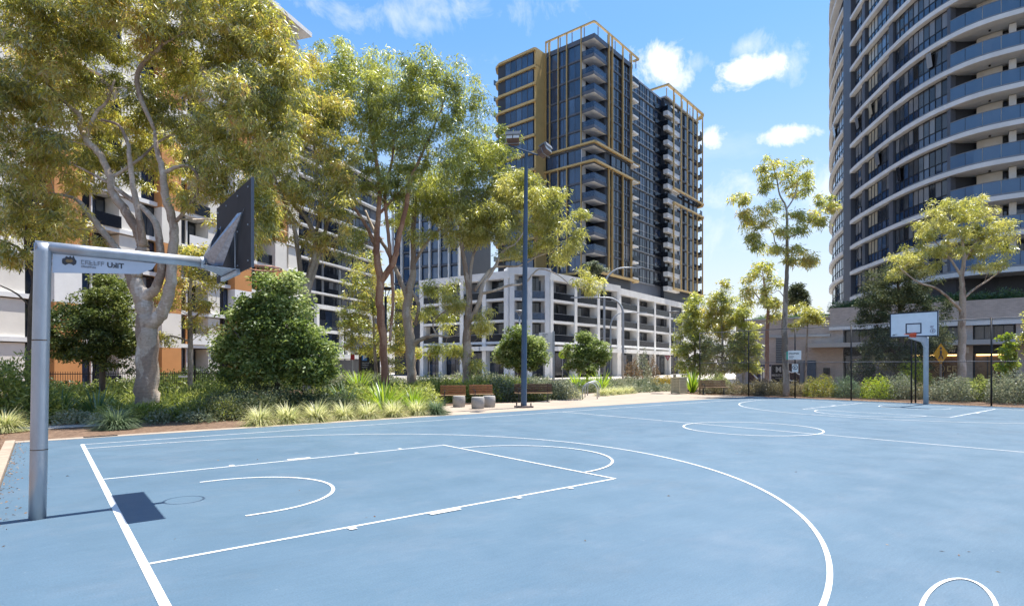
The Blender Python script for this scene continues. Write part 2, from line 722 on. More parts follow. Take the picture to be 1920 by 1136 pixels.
class Fac:
    """a facade: local x to the right, y into the building, z up; children hang on one root at the base"""

    def __init__(self, root, p0, p1):
        self.root = root
        self.p0 = np.array(p0, float)
        self.p1 = np.array(p1, float)
        dv = self.p1 - self.p0
        self.L = float(np.linalg.norm(dv))
        self.rz = math.atan2(dv[1], dv[0])
        self.ex = dv / self.L
        self.ey = np.array((-self.ex[1], self.ex[0]))
        self.base = np.array(root.location[:2])

    def loc(self, x, y, z):
        p = self.p0 + self.ex * x + self.ey * y - self.base
        return (p[0], p[1], z)

    def xu(self, u):
        """local x where the sight line of picture column u meets the facade line"""
        k = (u - 960) / F_PX
        # (p - cam) . n = 0 with n normal to the sight line
        dirv = np.array((SY + k * CYW, CYW - k * SY))
        n = np.array((-dirv[1], dirv[0]))
        q = np.array((CX, CY)) - self.p0
        return float(q.dot(n) / self.ex.dot(n))

    def box(self, name, m, x0, x1, y0, y1, z0, z1):
        o = link(name, unit_box(m), self.root, self.loc(x0, y0, z0), self.rz)
        o.scale = (x1 - x0, y1 - y0, z1 - z0)
        return o

    def window(self, x, y, z, w, h, nx=2, ny=1, fm=None, panes=PANES, weights=(5, 2, 2, 1), t=.07):
        fr, pw, ph, t = win_meshes(w, h, nx, ny, fm or M_frame, t)
        o = link('window', fr, self.root, self.loc(x, y, z), self.rz)
        for i in range(nx):
            for j in range(ny):
                pm = random.choices(panes, weights[:len(panes)])[0]
                link('pane', pane_mesh(pw, ph, pm), o, (t + i * pw, 0, t + j * ph))
        return o

    def mb(self, name, b, m, x=0, y=0, z=0, smooth=False):
        return b.build(name, m, self.root, self.loc(x, y, z), self.rz, smooth)


def rail_mesh(L, h, m_name='grey', nposts=3):
    b = MB()
    b.box(0, L, 0, .05, h - .05, h)
    for i in range(nposts + 1):
        x = L * i / nposts
        b.box(x - .02, x + .02, .005, .045, 0, h - .05)
    return b

# ------------------------------------------------------------------ ground, court, paving
ground = MB()
ground.v = [(-1500, -1500, -.06), (2500, -1500, -.06), (2500, 2500, -.06), (-1500, 2500, -.06)]
ground.f = [(0, 1, 2, 3)]
tag(ground.build('ground', mat('dry earth', (.10, .085, .06), .95, .3, .3)), kind='structure')


def sheet(name, poly, z, m, parent=None):
    b = MB()
    b.v = [(x, y, z) for x, y in poly]
    b.f = [tuple(range(len(poly)))]
    o = b.build(name, m, parent)
    if parent is None:
        tag(o, kind='structure')
    return o


bed_poly = [(-30, -22), (-1.12, -22), (-1.12, 1.3), (31.3, 1.3), (31.3, -24), (48, -24), (52, 8), (48, 18), (40, 30), (24, 42), (0, 44), (-30, 44)]
sheet('garden_bed', bed_poly, -.03, M_mulch)
COURT = (-1.12, 31.3, -24.0, 1.3)
b = MB()
b.box(COURT[0], COURT[1], COURT[2], COURT[3], -.05, 0)
court = tag(b.build('court', court_mat()), kind='structure')
plaza_poly = [(-1.3, 1.3), (31.3, 1.3), (31.3, 3.0), (30.2, 3.9), (31.5, 7), (36, 10.5), (46, 19), (60, 30), (58, 33), (43, 21.5), (33, 13.2),
              (26.5, 9.6), (23, 8.4), (20.2, 6.3), (17.7, 5.0), (15.6, 5.7), (12.1, 5.5), (11.3, 2.3), (9, 1.72), (-1.3, 1.66)]
b = MB().prism(plaza_poly, -.06, .006)
plaza = tag(b.build('plaza', M_conc), kind='structure')
# saw-cut joints of the slabs
for (xa, ya, xb_, yb) in [(14, 1.32, 14, 5.5), (18, 1.32, 18, 5.0), (22, 1.32, 22, 7.4), (26, 1.32, 26, 9), (30, 1.32, 30, 4.2), (11.6, 3.4, 30.2, 3.4), (20.5, 6.2, 31, 6.2)]:
    dx, dy = xb_ - xa, yb - ya
    l_ = math.hypot(dx, dy)
    nx_, ny_ = -dy / l_ * .01, dx / l_ * .01
    bb = MB()
    bb.v = [(xa + nx_, ya + ny_, .009), (xb_ + nx_, yb + ny_, .009), (xb_ - nx_, yb - ny_, .009), (xa - nx_, ya - ny_, .009)]
    bb.f = [(0, 3, 2, 1)]
    bb.build('slab_joint', M_conc_grey, plaza)
# edging of the court on the left, and the path in the bed
b = MB().box(-1.30, -1.13, -22, 1.28, -.05, .07)
tag(b.build('kerb', mat('weathered edging', (.36, .28, .21), .9, .2, 4, bump=.2)), kind='structure')
sheet('footpath', [(-12, 4.3), (-1.5, 4.6), (.7, 4.9), (1.0, 5.9), (-1.5, 5.9), (-12, 5.6)], -.012, M_conc_grey)
sheet('road', [cw(-80, 60), cw(75, 60), cw(75, 80), cw(-80, 80)][::-1], -.02, M_asphalt)
sheet('pavement', [cw(-80, 80), cw(75, 80), cw(75, 150), cw(-80, 150)][::-1], -.015, M_pave)

# ---- painted lines (ribbons a few mm above the court)
LW = .046
LZ = .004
SCL = 29.44
KEY, SIDE, MID, RC, RN, BX = 6.19, 5.118, 7.568, 1.80, 1.25, 1.37


def ribbon(name, pts, w=LW, z=LZ, closed=False, parent=court, m=M_white_line):
    pts = [np.array(p, float) for p in pts]
    n = len(pts)
    V, Fc = [], []
    for i, p in enumerate(pts):
        a = pts[i - 1] if (i > 0 or closed) else pts[i]
        c = pts[(i + 1) % n] if (i < n - 1 or closed) else pts[i]
        t = c - a
        t /= np.linalg.norm(t)
        nn = np.array((-t[1], t[0])) * w / 2
        V += [(*(p + nn), z), (*(p - nn), z)]
    for i in range(n if closed else n - 1):
        j = (i + 1) % n
        Fc.append((2 * i + 1, 2 * j + 1, 2 * j, 2 * i))
    bb = MB()
    bb.v, bb.f = V, Fc
    return bb.build(name, m, parent)


def arc(cx, cy, r, a0, a1, n=60):
    return [(cx + r * math.cos(R(a0 + (a1 - a0) * i / n)), cy + r * math.sin(R(a0 + (a1 - a0) * i / n))) for i in range(n + 1)]


ribbon('court_line', [(.035, .03), (.035, -15.2)], .07)                              # baseline
ribbon('court_line', [(.075, 0), (SCL - .03, 0)])                                    # sidelines
ribbon('court_line', [(.075, -15.17), (SCL - .03, -15.17)])
ribbon('court_line', [(SCL, .03), (SCL, -15.2)])
ribbon('court_line', [(SCL / 2, -.03), (SCL / 2, -15.14)])                           # halfway line
ribbon('court_line', arc(SCL / 2, -MID, RC, 0, 360, 90)[:-1], z=.008, closed=True)   # centre circle
for sgn, x0 in ((1, 0.0), (-1, SCL)):
    ex = lambda x: x0 + sgn * x
    zz = .004
    ribbon('court_line', [(ex(.075), -SIDE), (ex(KEY), -SIDE)], z=zz)
    ribbon('court_line', [(ex(.075), -SIDE - 4.9), (ex(KEY), -SIDE - 4.9)], z=zz)
    ribbon('court_line', [(ex(KEY), -SIDE + .025), (ex(KEY), -SIDE - 4.925)], z=.007)
    a = arc(0, 0, RC, -90, 90)
    ribbon('court_line', [(ex(KEY + .02 + x), -MID + y) for x, y in a], z=.010)      # free-throw half circle
    a = arc(0, 0, RN, -90, 90)
    ribbon('court_line', [(ex(BX - .2), -MID - RN)] + [(ex(BX + x), -MID + y) for x, y in a] + [(ex(BX - .2), -MID + RN)], z=.006)
    for yy, sg in ((-SIDE - 4.925, -1), (-SIDE + .025, 1)):                           # rebound marks outside the key
        for xa, xb_, w in ((1.87, 1.95, .1), (2.86, 3.28, .1), (4.17, 4.24, .1), (5.13, 5.20, .1)):
            ribbon('court_line', [(ex((xa + xb_) / 2), yy), (ex((xa + xb_) / 2), yy + sg * w)], xb_ - xa, z=.009)
    # three-point line, measured radius by angle about the ring
    ang = np.array([-90., -72, -55, -34, -10, 5, 25, 50, 72, 90])
    rad = np.array([6.72, 6.94, 7.10, 7.24, 7.36, 7.38, 7.30, 6.98, 6.76, 6.72])
    tt = np.linspace(-90, 90, 120)
    # smooth interpolation
    co = np.polyfit(ang, rad, 6)
    rr = np.polyval(co, tt)
    cur = [(ex(BX + r * math.cos(R(t))), -MID + r * math.sin(R(t))) for t, r in zip(tt, rr)]
    ribbon('court_line', [(ex(.075), cur[0][1])] + cur + [(ex(.075), cur[-1][1])], z=.0055)
ribbon('court_line', [G(1798 + 73 * math.cos(a), 1157 + 72 * math.sin(a)) for a in np.linspace(0, 2 * math.pi, 61)[:-1]], .03, z=.007, closed=True)     # small ring

# ------------------------------------------------------------------ apartment block with orange panels (left)
pA0, pA1 = at(-70, 38), at(560, 69.7)
bA = thing('apartment_block', 'white apartment block with orange panels and dark windows behind the left gum tree', 'building', (*pA0, 0))
fa = Fac(bA, pA0, pA1)
LA = fa.L
ZS = [3.4 + 3.1 * k for k in range(13)]
fa.box('wall', M_darkclad, 0, LA, 1.7, 14, 0, 41.6)
fa.box('roof', M_white, -.4, LA + 1.2, -1.0, 15, 41.7, 42.2)
bays = [('win', 1.5), ('wall', 2.4), ('win', 1.9), ('jut', 3.6), ('balc', 2.6), ('wall', 2.0), ('win', 1.8), ('jut2', 3.6), ('balc', 2.8), ('wall', 1.4), ('win', 1.6), ('jut', 4.2), ('balc', 2.4), ('jut2', 3.4), ('wall', 2.0)]
tot = sum(w for _, w in bays)
for k, zs in enumerate([0.0] + ZS[:-1]):
    zt = zs + 3.1 if k else 3.4
    z0 = zs + (.42 if k else 0)
    h = zt - z0
    x = 0
    if k:
        fa.box('floor_slab', M_white, -.1, LA + .1, -.18, 1.68, zs + .08, zs + .42)
    for bi, (kind, w0) in enumerate(bays):
        w = w0 * LA / tot
        if kind == 'wall':
            fa.box('wall_panel', M_offwhite, x, x + w, 0, 1.66, z0, zt)
        elif kind == 'win':
            fa.box('wall_panel', M_offwhite, x, x + .18, 0, 1.66, z0, zt)
            fa.window(x + .18, .22, z0 + .02, w - .18, h - .04, 2, 1)
        elif kind in ('jut', 'jut2'):
            mm = M_orange if (k + bi) % 4 != 1 else M_white
            if kind == 'jut2':
                mm = M_orange if (k + bi) % 3 != 2 else M_offwhite
            fa.box('wall_panel', mm, x, x + w * .62, -.7, 1.66, z0 - .41 if k else z0, zt)
            fa.window(x + w * .62, .2, z0 + .02, w * .38, h - .04, 1, 1)
        else:
            fa.window(x + .1, 1.5, z0 + .02, w - .2, h - .2, 3, 1)
            fa.box('side_wall', M_orange if (k + bi) % 2 else M_white, x, x + .1, .02, 1.66, z0, zt)
            fa.box('balustrade', M_baldark if (k + bi) % 3 else M_white, x + .1, x + w - .02, -.28, -.24, z0, z0 + 1.0)
        x += w

# ------------------------------------------------------------------ dark apartment block seen between the trunks
pB0, pB1 = at(520, 102), at(716, 134)
bB = thing('apartment_block', 'charcoal apartment block with thin white floor lines seen between the gum trunks', 'building', (*pB0, 0))
fb = Fac(bB, pB0, pB1)
fb.box('wall', M_midclad, 0, fb.L, .5, 16, 0, 44)
for k in range(14):
    zs = 3.6 + 3.05 * k
    fb.box('floor_slab', M_white, -.1, fb.L + .1, -.7, .5, zs, zs + .28)
    if k < 2:
        continue
    x = .6
    i = 0
    while x < fb.L - 2.6:
        w = (1.5, 3.0, 2.2)[i % 3]
        fb.window(x, .38, zs + .3, w, 2.6, 2 if w > 1.6 else 1, 1, weights=(7, 1, 1, 1))
        if i % 3 == 1:
            fb.box('balustrade', M_baldark, x - .1, x + w + .1, -.62, -.58, zs + .3, zs + 1.25)
        if i % 3 == 0:
            fb.box('wall_panel', M_greyframe, x + w, x + w + .5, .2, .48, zs + .3, zs + 3.0)
        x += w + (.9, .5, 2.4)[i % 3]
        i += 1
xa = fb.xu(583)
for x0, x1 in ((xa, fb.xu(634)), (fb.xu(642), fb.xu(690))):
    fb.box('portal_frame', M_white, x0, x0 + .7, -1.4, -.72, 3.0, 13.6)
    fb.box('portal_frame', M_white, x1 - .7, x1, -1.4, -.72, 3.0, 13.6)
    fb.box('portal_frame', M_white, x0 + .7, x1 - .7, -1.4, -.72, 12.8, 13.6)
    fb.box('portal_frame', M_white, x0 + .7, x1 - .7, -1.39, -.73, 8.2, 8.8)
    fb.window(x0 + 1.0, -.9, 8.9, x1 - x0 - 2.0, 3.7, 3, 2)
    fb.window(x0 + 1.0, -.9, 4.6, x1 - x0 - 2.0, 3.5, 3, 2)
fb.box('awning', M_white, -2, fb.L + 2, -3.0, -1.42, 3.3, 4.1)

# dark glass wing with white fins behind the pale trunk
pH0, pH1 = at(738, 118), at(862, 112)
bH = thing('glass_wing', 'dark glass building wing with slim white fins behind the pale gum trunk', 'building', (*pH0, 0))
fh = Fac(bH, pH0, pH1)
fh.box('wall', M_darkclad, 0, fh.L, .4, 14, 0, 36)
nb = 7
for k in range(7):
    z0 = 15.6 + k * 3.05
    fh.box('floor_slab', M_midclad, 0, fh.L, -.1, .38, z0 - .35, z0)
    for i in range(nb):
        w = fh.L / nb
        fh.window(i * w + .2, .1, z0 + .02, w - .4, 2.6, 1, 1, panes=PANES_BLUE)
for i in range(nb + 1):
    fh.box('fin', M_white, i * fh.L / nb - .12, i * fh.L / nb + .12, -.6, .08, 14, 37)

# ------------------------------------------------------------------ white four-storey podium building
pC = [at(792, 97), at(955, 87), at(1028, 88.5), at(1157, 103), at(1278, 128)]
bC = thing('podium_building', 'white four storey podium building with framed balconies below the gold trimmed tower', 'building', (*pC[1], 0))
SLABS = (5.5, 8.75, 12.0)


def podium_face(p0, p1, nbays, top=16.0, depth=10, widths=None, curved=False, portal=False):
    f = Fac(bC, p0, p1)
    L = f.L
    f.box('wall', M_darkclad, .1, L - .1, 1.9, depth, 0, top - .4)
    f.box('parapet', M_white, -.3, L + .3, -.55, 2.2, top - 1.1, top)
    bw = L / nbays
    for i in range(nbays + 1):
        x = min(max(i * bw, .3), L - .3)
        f.box('pier', M_white, x - .36, x + .36, -.5, 1.88, 0, top - 1.1)
    for i in range(nbays):
        x0, x1 = i * bw + .36, (i + 1) * bw - .36
        if i == 0:
            x0 = .66
        if i == nbays - 1:
            x1 = L - .66
        w = x1 - x0
        for k, zs in enumerate(SLABS):
            f.box('floor_slab', M_white, x0, x1, -.42, 1.88, zs - .36, zs)
            zt = (SLABS + (top - .65,))[k + 1] - .45
            n = max(2, int(round(w / 1.25)))
            f.window(x0 + .02, 1.1, zs + .02, w - .04, zt - zs - .04, n, 1, weights=(6, 1, 3, .7))
            f.box('balustrade', M_baldark if not curved else M_balglass, x0 + .02, x1 - .02, -.38, -.33, zs + .05, zs + 1.05)
            f.box('handrail', M_greyframe, x0 + .01, x1 - .01, -.39, -.32, zs + 1.06, zs + 1.12)
            if (i + k) % 3 == 0 and w > 2.5:
                f.box('privacy_screen', M_offwhite, x0 + .02, x0 + .14, .0, 1.08, zs + .02, zt - .02)
        n = max(2, int(round(w / 1.6)))
        f.window(x0 + .02, .6, .3, w - .04, 3.6, n, 2, weights=(6, 1, 2, 0))
        f.box('awning', M_white, x0 - .2, x1 + .2, -1.6, -.56, 4.1, 4.75)
    return f


podium_face(pC[0], pC[1], 4)
podium_face(pC[1], pC[2], 2, top=16.6, curved=True)
podium_face(pC[2], pC[3], 3)
podium_face(pC[3], pC[4], 4, top=15.6)

# ------------------------------------------------------------------ gold trimmed tower
kx, ky = cw(13.87, 98)
ra = -YAW + math.atan2(.769, .639)
exr = np.array((math.cos(ra), math.sin(ra)))
eyr = np.array((-exr[1], exr[0]))
K0 = np.array((kx, ky))
bD = thing('residential_tower', 'tall dark glass apartment tower with gold fins and open gold roof crown', 'building', (kx, ky, 0))
fr_ = Fac(bD, K0, K0 + exr * 46.6)                       # right-hand front, local x along it
fl = Fac(bD, K0 + eyr * 10.05, K0)                        # left-hand front: x from its far end to the corner
FH = 3.02
FL = [18.3 + FH * k for k in range(14)]                  # floor levels, last = roof slab
ROOF = FL[-1] + .35
fr_.box('wall', M_darkclad, 3.9, 13.3, .3, 10.05, 9, FL[-1])
fr_.box('wall', M_darkclad, .35, 3.88, 2.6, 10.0, 9, FL[-1])
fr_.box('wall', M_midclad, 13.3, 28.7, 1.5, 10, 9, FL[-1] - .2)
fr_.box('wall', M_darkclad, 28.7, 46.0, .8, 9.9, 9, FL[-1])
fr_.box('roof', M_slab, 0.1, 13.3, .1, 10, FL[-1] + .01, ROOF)
fr_.box('roof', M_slab, 28.8, 46, .3, 9.8, FL[-1] + .01, ROOF)
for k, z in enumerate(FL[:-1]):
    zt = FL[k + 1]
    gold_level = abs(z - 36.5) < 2.0
    # left-hand front (y 2.34..10.05 from the corner -> x 0..7.7 in its frame)
    fl.box('floor_slab', M_midclad, 0, 7.65, -.05, .28, z - .3, z)
    for (ya, yb, n) in ((2.55, 5.3, 2), (5.55, 7.1, 2), (7.35, 9.9, 2)):
        fl.window(10.05 - yb, .05, z + .02, yb - ya, zt - z - .36, n, 1, fm=M_midclad, panes=PANES_BLUE, t=.06)
    # corner balcony
    cb = MB().prism([(0, 0), (4.0, 0), (4.0, 2.55), (0, 2.55)], z - .38, z)
    cb.build('balcony_slab', M_white if k else M_white, bD, (0, 0, 0), ra)
    fr_.box('balcony_edge', M_midclad, -.06, 4.02, -.06, 0, z - .42, z + .12)
    fr_.box('balcony_edge', M_midclad, -.06, -.003, .003, 2.56, z - .42, z + .12)
    fr_.box('balustrade', M_balglass, 0.02, 3.98, -.02, .02, z + .13, z + 1.1)
    fr_.box('balustrade', M_balglass, -.02, .02, .04, 2.5, z + .13, z + 1.1)
    fr_.box('handrail', M_frame, -.05, 4.0, -.05, -.0, z + 1.1, z + 1.16)
    fr_.box('back_wall', M_white, .01, 1.3, 2.5, 2.58, z + .01, zt - .4)
    fr_.window(1.4, 2.46, z + .02, 2.4, zt - z - .45, 2, 1, panes=PANES[:3])
    # right-hand front of the main slab
    fr_.box('floor_slab', M_midclad, 4.0, 13.3, .02, .28, z - .32, z)
    for xa, xb_, n in ((5.95, 7.6, 1), (7.7, 9.3, 1), (9.75, 11.1, 1), (11.2, 12.45, 1)):
        fr_.window(xa, .1, z + .02, xb_ - xa, zt - z - .36, n, 1, panes=PANES, weights=(5, 3, 2, .5))
    fr_.box('handrail', M_greyframe, 5.9, 12.5, -.06, -.02, z + .95, z + 1.0)
    # small end balconies
    fr_.box('balcony_slab', M_white, 12.9, 15.0, -.5, 1.48, z - .3, z)
    fr_.box('balustrade', M_baldark, 13.0, 15.0, -.5, -.46, z + .02, z + 1.05)
    fr_.box('balustrade', M_baldark, 14.96, 15.0, -.45, 1.48, z + .02, z + 1.05)
    # recessed middle
    fr_.box('floor_slab', M_greyframe, 15.5, 25.4, 1.25, 1.48, z - .18, z)
    for xa, w in ((15.8, 2.6), (19.2, 2.2), (22.2, 1.2), (23.6, 1.6)):
        fr_.window(xa, 1.4, z + .05, w, zt - z - .4, 2 if w > 1.7 else 1, 1, weights=(5, 2, 2, .7))
    fr_.box('handrail', M_slab, 15.6, 25.3, 1.2, 1.24, z + .9, z + .95)
    fr_.box('balustrade', M_baldark, 25.5, 28.6, 1.2, 1.24, z + .02, z + 1.05)
    fr_.window(25.6, 1.42, z + .05, 3.0, zt - z - .4, 2, 1, weights=(5, 3, 1, 0))
    # far wing
    fr_.box('balcony_slab', M_white, 28.3, 34.2, -.2, .78, z - .9, z)
    fr_.box('balustrade', M_baldark, 28.32, 34.2, -.24, -.2, z + .02, z + 1.05)
    fr_.box('balustrade', M_baldark, 28.28, 28.32, -.2, 1.48, z + .02, z + 1.05)
    fr_.window(28.9, .7, z + .05, 2.2, zt - z - 1.0, 1, 1)
    fr_.box('wall_panel', M_white, 31.2, 34.0, .3, .77, z + .05, zt - .92)
    fr_.box('floor_slab', M_midclad, 34.3, 46, .5, .78, z - .3, z)
    for xa, w in ((34.8, 2.6), (38.6, 2.0), (41.4, 1.8), (43.6, 2.2)):
        fr_.window(xa, .6, z + .02, w, zt - z - .36, 1, 1, panes=PANES, weights=(4, 4, 1, .4))
    cbx = [(45.4, .8), (45.4, -.2), (47.0, -.1), (48.2, .6), (48.5, 2.0), (48.5, 4)]
    MB().prism([(45.4, 4), (45.4, -.2), (47.0, -.1), (48.2, .6), (48.5, 2.0), (48.5, 4)], z - .25, z).build('balcony_slab', M_midclad, bD, (0, 0, 0), ra)
    bb = MB()
    for (a0, b0), (a1, b1) in zip(cbx[1:-1], cbx[2:]):
        bb.plate([(a0, b0, z + .02), (a1, b1, z + .02), (a1, b1, z + 1.05), (a0, b0, z + 1.05)], (0, 1, 0), .03)
    bb.build('balustrade', M_baldark, bD, (0, 0, 0), ra)
# roof slab over the corner
MB().prism([(-.1, -.1), (4.0, -.1), (4.0, 2.6), (-.1, 2.6)], FL[-1] - .4, FL[-1]).build('balcony_slab', M_white, bD, (0, 0, 0), ra)
fr_.box('roof_edge', M_midclad, -.14, 13.3, -.16, -.1, FL[-1] - .45, ROOF)
fr_.box('roof_edge', M_midclad, -.14, -.1, -.1, 10.0, FL[-1] - .45, ROOF)
fr_.box('roof_edge', M_greyframe, 13.3, 28.7, 1.4, 1.5, FL[-1] - .4, FL[-1])


def gold_ring(z, t, xe, out=.5, y_end=10.05):
    """a gold band that runs round the left front and the corner, and ends at xe on the right front"""
    pts_o = [(-out, y_end), (-out, -.2), (-out + .15, -out + .1), (.2, -out), (xe - .3, -out), (xe, -out + .3), (xe, 1.0)]
    pts_i = [(xe - .5, 1.0), (xe - .5, -.05), (.2, -.05), (-.05, .2), (-.05, y_end)]
    return MB().prism(pts_o + pts_i, z, z + t).build('gold_band', M_gold, bD, (0, 0, 0), ra)


CROWN = 59.7
gold_ring(FL[7] - .02, .33, 15.9)
gold_ring(FL[6] - .15, .33, 15.9)
gold_ring(FL[0] - .75, .38, 15.6)
gold_ring(CROWN, .26, 15.9, .35)
MB().prism([(27.9, 6), (27.9, -.6), (46.8, -.6), (48.6, .4), (49, 2), (49, 6), (48.5, 6), (48.5, 2), (46.6, -.1), (28.3, -.1), (28.3, 6)], CROWN - .2, CROWN + .15).build('gold_band', M_gold, bD, (0, 0, 0), ra)
for zz in (FL[7] - .6, FL[6] - .6, FL[0] - .5):
    MB().prism([(30.6, 1), (30.6, -.6), (46.8, -.6), (48.6, .4), (49, 2), (49, 4), (48.5, 4), (48.5, 2), (46.6, -.26), (31, -.26), (31, 1)], zz, zz + .36).build('gold_band', M_gold, bD, (0, 0, 0), ra)
segs = ((FL[0] - .36, FL[6] - .16), (FL[7] + .33, CROWN - .01))
for y in (2.45, 5.42, 7.24, 9.1, 9.95):
    for a, c in segs:
        fr_.box('gold_fin', M_gold, -.36, -.06, y - .07, y + .07, a, c)
for x in (4.57, 5.7, 9.5, 12.7):
    for a, c in segs:
        fr_.box('gold_fin', M_gold, x - .08, x + .08, -.36, -.03 if x < 12 else .0, a, c)
for x in (30.8, 34.6, 37.8, 40.9, 43.3, 46.4):
    for a, c in ((FL[0] - .13, FL[6] - .61), (FL[7] - .2, CROWN - .21)):
        fr_.box('gold_fin', M_gold, x - .09, x + .09, -.52, -.26, a, c)
for x in (1.4, 4.6, 7.2, 9.8, 12.5, 15.0):
    fr_.box('crown_post', M_greyframe, x - .07, x + .07, .02, .14, ROOF, CROWN - .01)
for y in (2, 4.5, 7, 9.6):
    fr_.box('crown_post', M_gold if y > 9 else M_greyframe, .02, .14, y - .07, y + .07, ROOF, CROWN - .01)
for x in (29, 33, 37, 41, 45.5):
    fr_.box('crown_post', M_gold, x - .07, x + .07, .3, .44, ROOF, CROWN - .21)
# gold sided block on the left
fr_.box('wall', M_darkclad, -2.9, 4, 10.4, 19.0, 9, FL[-1])
fr_.box('gold_wall', M_goldpanel, -3.05, -.07, 10.06, 10.38, 9, FL[-1] + .3)
for z in np.arange(18.7, 57, 6.04):
    fr_.box('panel_joint', M_gold, -3.06, -.08, 10.045, 10.057, z, z + .05)
fb2 = Fac(bD, K0 + exr * -3.0 + eyr * 19.0, K0 + exr * -3.0 + eyr * 10.4)
for k, z in enumerate(FL):
    out = [(-3.5, 10.05), (-2.6, 10.05), (-2.6, 17.0), (-2.2, 18.0), (-1.3, 18.8), (0.5, 19.0), (4, 19.0), (4, 21.2), (.6, 21.2), (-1.3, 20.8), (-2.7, 19.8), (-3.4, 18.4)]
    MB().prism(out[::-1], z - .3, z + .12).build('gold_band', M_gold, bD, (0, 0, 0), ra)
    if k < len(FL) - 1:
        MB().prism([(-2.6, 17.0), (-2.2, 18.0), (-1.3, 18.8), (0.5, 19.0), (-2.6, 19.0)][::-1], z - .25, z + .1).build('balcony_slab', M_white, bD, (0, 0, 0), ra)
        fr_.box('balustrade', M_balglass, -2.4, 2, 20.5, 20.54, z + .12, z + 1.1)
        for i in range(5):
            fb2.window(1.9 + i * 1.3, -.1, z + .13, 1.28, FH - .45, 1, 1, fm=M_midclad, panes=PANES_BLUE, t=.04)

# ------------------------------------------------------------------ round white banded tower (right)
ctrl = [(58, 44.6), (52, 45.2), (47, 46.6), (43.3, 49.1), (41.2, 51.0), (40.1, 53.4), (39.7, 56.5), (39.85, 60), (40.4, 64), (41.2, 68.5), (42.4, 73.5), (44.0, 78.5), (46.4, 84), (50, 90), (56, 96)]
cp = np.array([cw(*p) for p in ctrl])


def catmull(pts, n):
    pts = np.asarray(pts, float)
    out = []
    q = np.vstack([2 * pts[0] - pts[1], pts, 2 * pts[-1] - pts[-2]])
    for i in range(1, len(q) - 2):
        p0, p1, p2, p3 = q[i - 1], q[i], q[i + 1], q[i + 2]
        for t in np.linspace(0, 1, n, endpoint=False):
            out.append(.5 * ((2 * p1) + (-p0 + p2) * t + (2 * p0 - 5 * p1 + 4 * p2 - p3) * t * t + (-p0 + 3 * p1 - 3 * p2 + p3) * t ** 3))
    out.append(q[-2])
    return np.array(out)


crv = catmull(cp, 24)[::-1]                       # runs from the far left end round to the right: left -> right as seen
seg = np.linalg.norm(np.diff(crv, axis=0), axis=1)
arcl = np.concatenate([[0], np.cumsum(seg)])
STOT = arcl[-1]
camf = lambda p: ((p[0] - CX) * SY + (p[1] - CY) * CYW, (p[0] - CX) * CYW - (p[1] - CY) * SY)


def cpt(s):
    return np.array((np.interp(s, arcl, crv[:, 0]), np.interp(s, arcl, crv[:, 1])))


def ctan(s):
    t = cpt(min(s + .1, STOT)) - cpt(max(s - .1, 0))
    return t / np.linalg.norm(t)


ss = np.linspace(0, STOT, 3000)
us = np.array([960 + F_PX * camf(cpt(s))[1] / camf(cpt(s))[0] for s in ss])
i_tan = int(np.argmin(us))


def s_of_u(u):
    """visible side of the curve only (after the tangent point)"""
    k = i_tan + int(np.argmin(np.abs(us[i_tan:] - u)))
    return float(ss[k])


base_e = cpt(s_of_u(1786))
bE = thing('round_tower', 'curved apartment tower with white floor bands and blue glass balconies behind the brick podium', 'building', (*base_e, 0))


def offset_pt(s, o):
    """o metres out of the building (towards the street)"""
    t = ctan(s)
    n = np.array((t[1], -t[0]))
    return cpt(s) + n * o - base_e


def ring_part(name, m, s0, s1, o_in, o_out, z0, z1, step=.8, smooth=False):
    n = max(2, int((s1 - s0) / step))
    S = np.linspace(s0, s1, n + 1)
    a = [tuple(offset_pt(s, o_out)) for s in S]
    c = [tuple(offset_pt(s, o_in)) for s in S]
    V = []
    for z in (z0, z1):
        V += [(x, y, z) for x, y in a] + [(x, y, z) for x, y in c]
    k = n + 1
    Fc = []
    for i in range(n):
        Fc += [(i, i + 1, 2 * k + i + 1, 2 * k + i), (k + i + 1, k + i, 3 * k + i, 3 * k + i + 1),
               (2 * k + i, 2 * k + i + 1, 3 * k + i + 1, 3 * k + i), (i + 1, i, k + i, k + i + 1)]
    Fc += [(0, 2 * k, 3 * k, k), (n, k + n, 3 * k + n, 2 * k + n)]
    bb = MB()
    bb.v, bb.f = V, Fc
    return bb.build(name, m, bE)


sA, sSlot0, sSlot1, s1623, s1628, s1657, s1673, s1786 = 0.0, s_of_u(1587), s_of_u(1601), s_of_u(1622), s_of_u(1628), s_of_u(1657), s_of_u(1673), s_of_u(1785)
FZ = [9.7 + 3.1 * k for k in range(15)]
core = [tuple(cpt(s) - base_e + np.array((ctan(s)[1], -ctan(s)[0])) * (-.5 if s < s1786 else -2.6)) for s in np.linspace(0, STOT, 60)]
back = [tuple(np.array(cw(95, 60)) - base_e), tuple(np.array(cw(95, 110)) - base_e)]
MB().prism(core + back, 6.5, 54).build('wall', M_darkclad, bE)


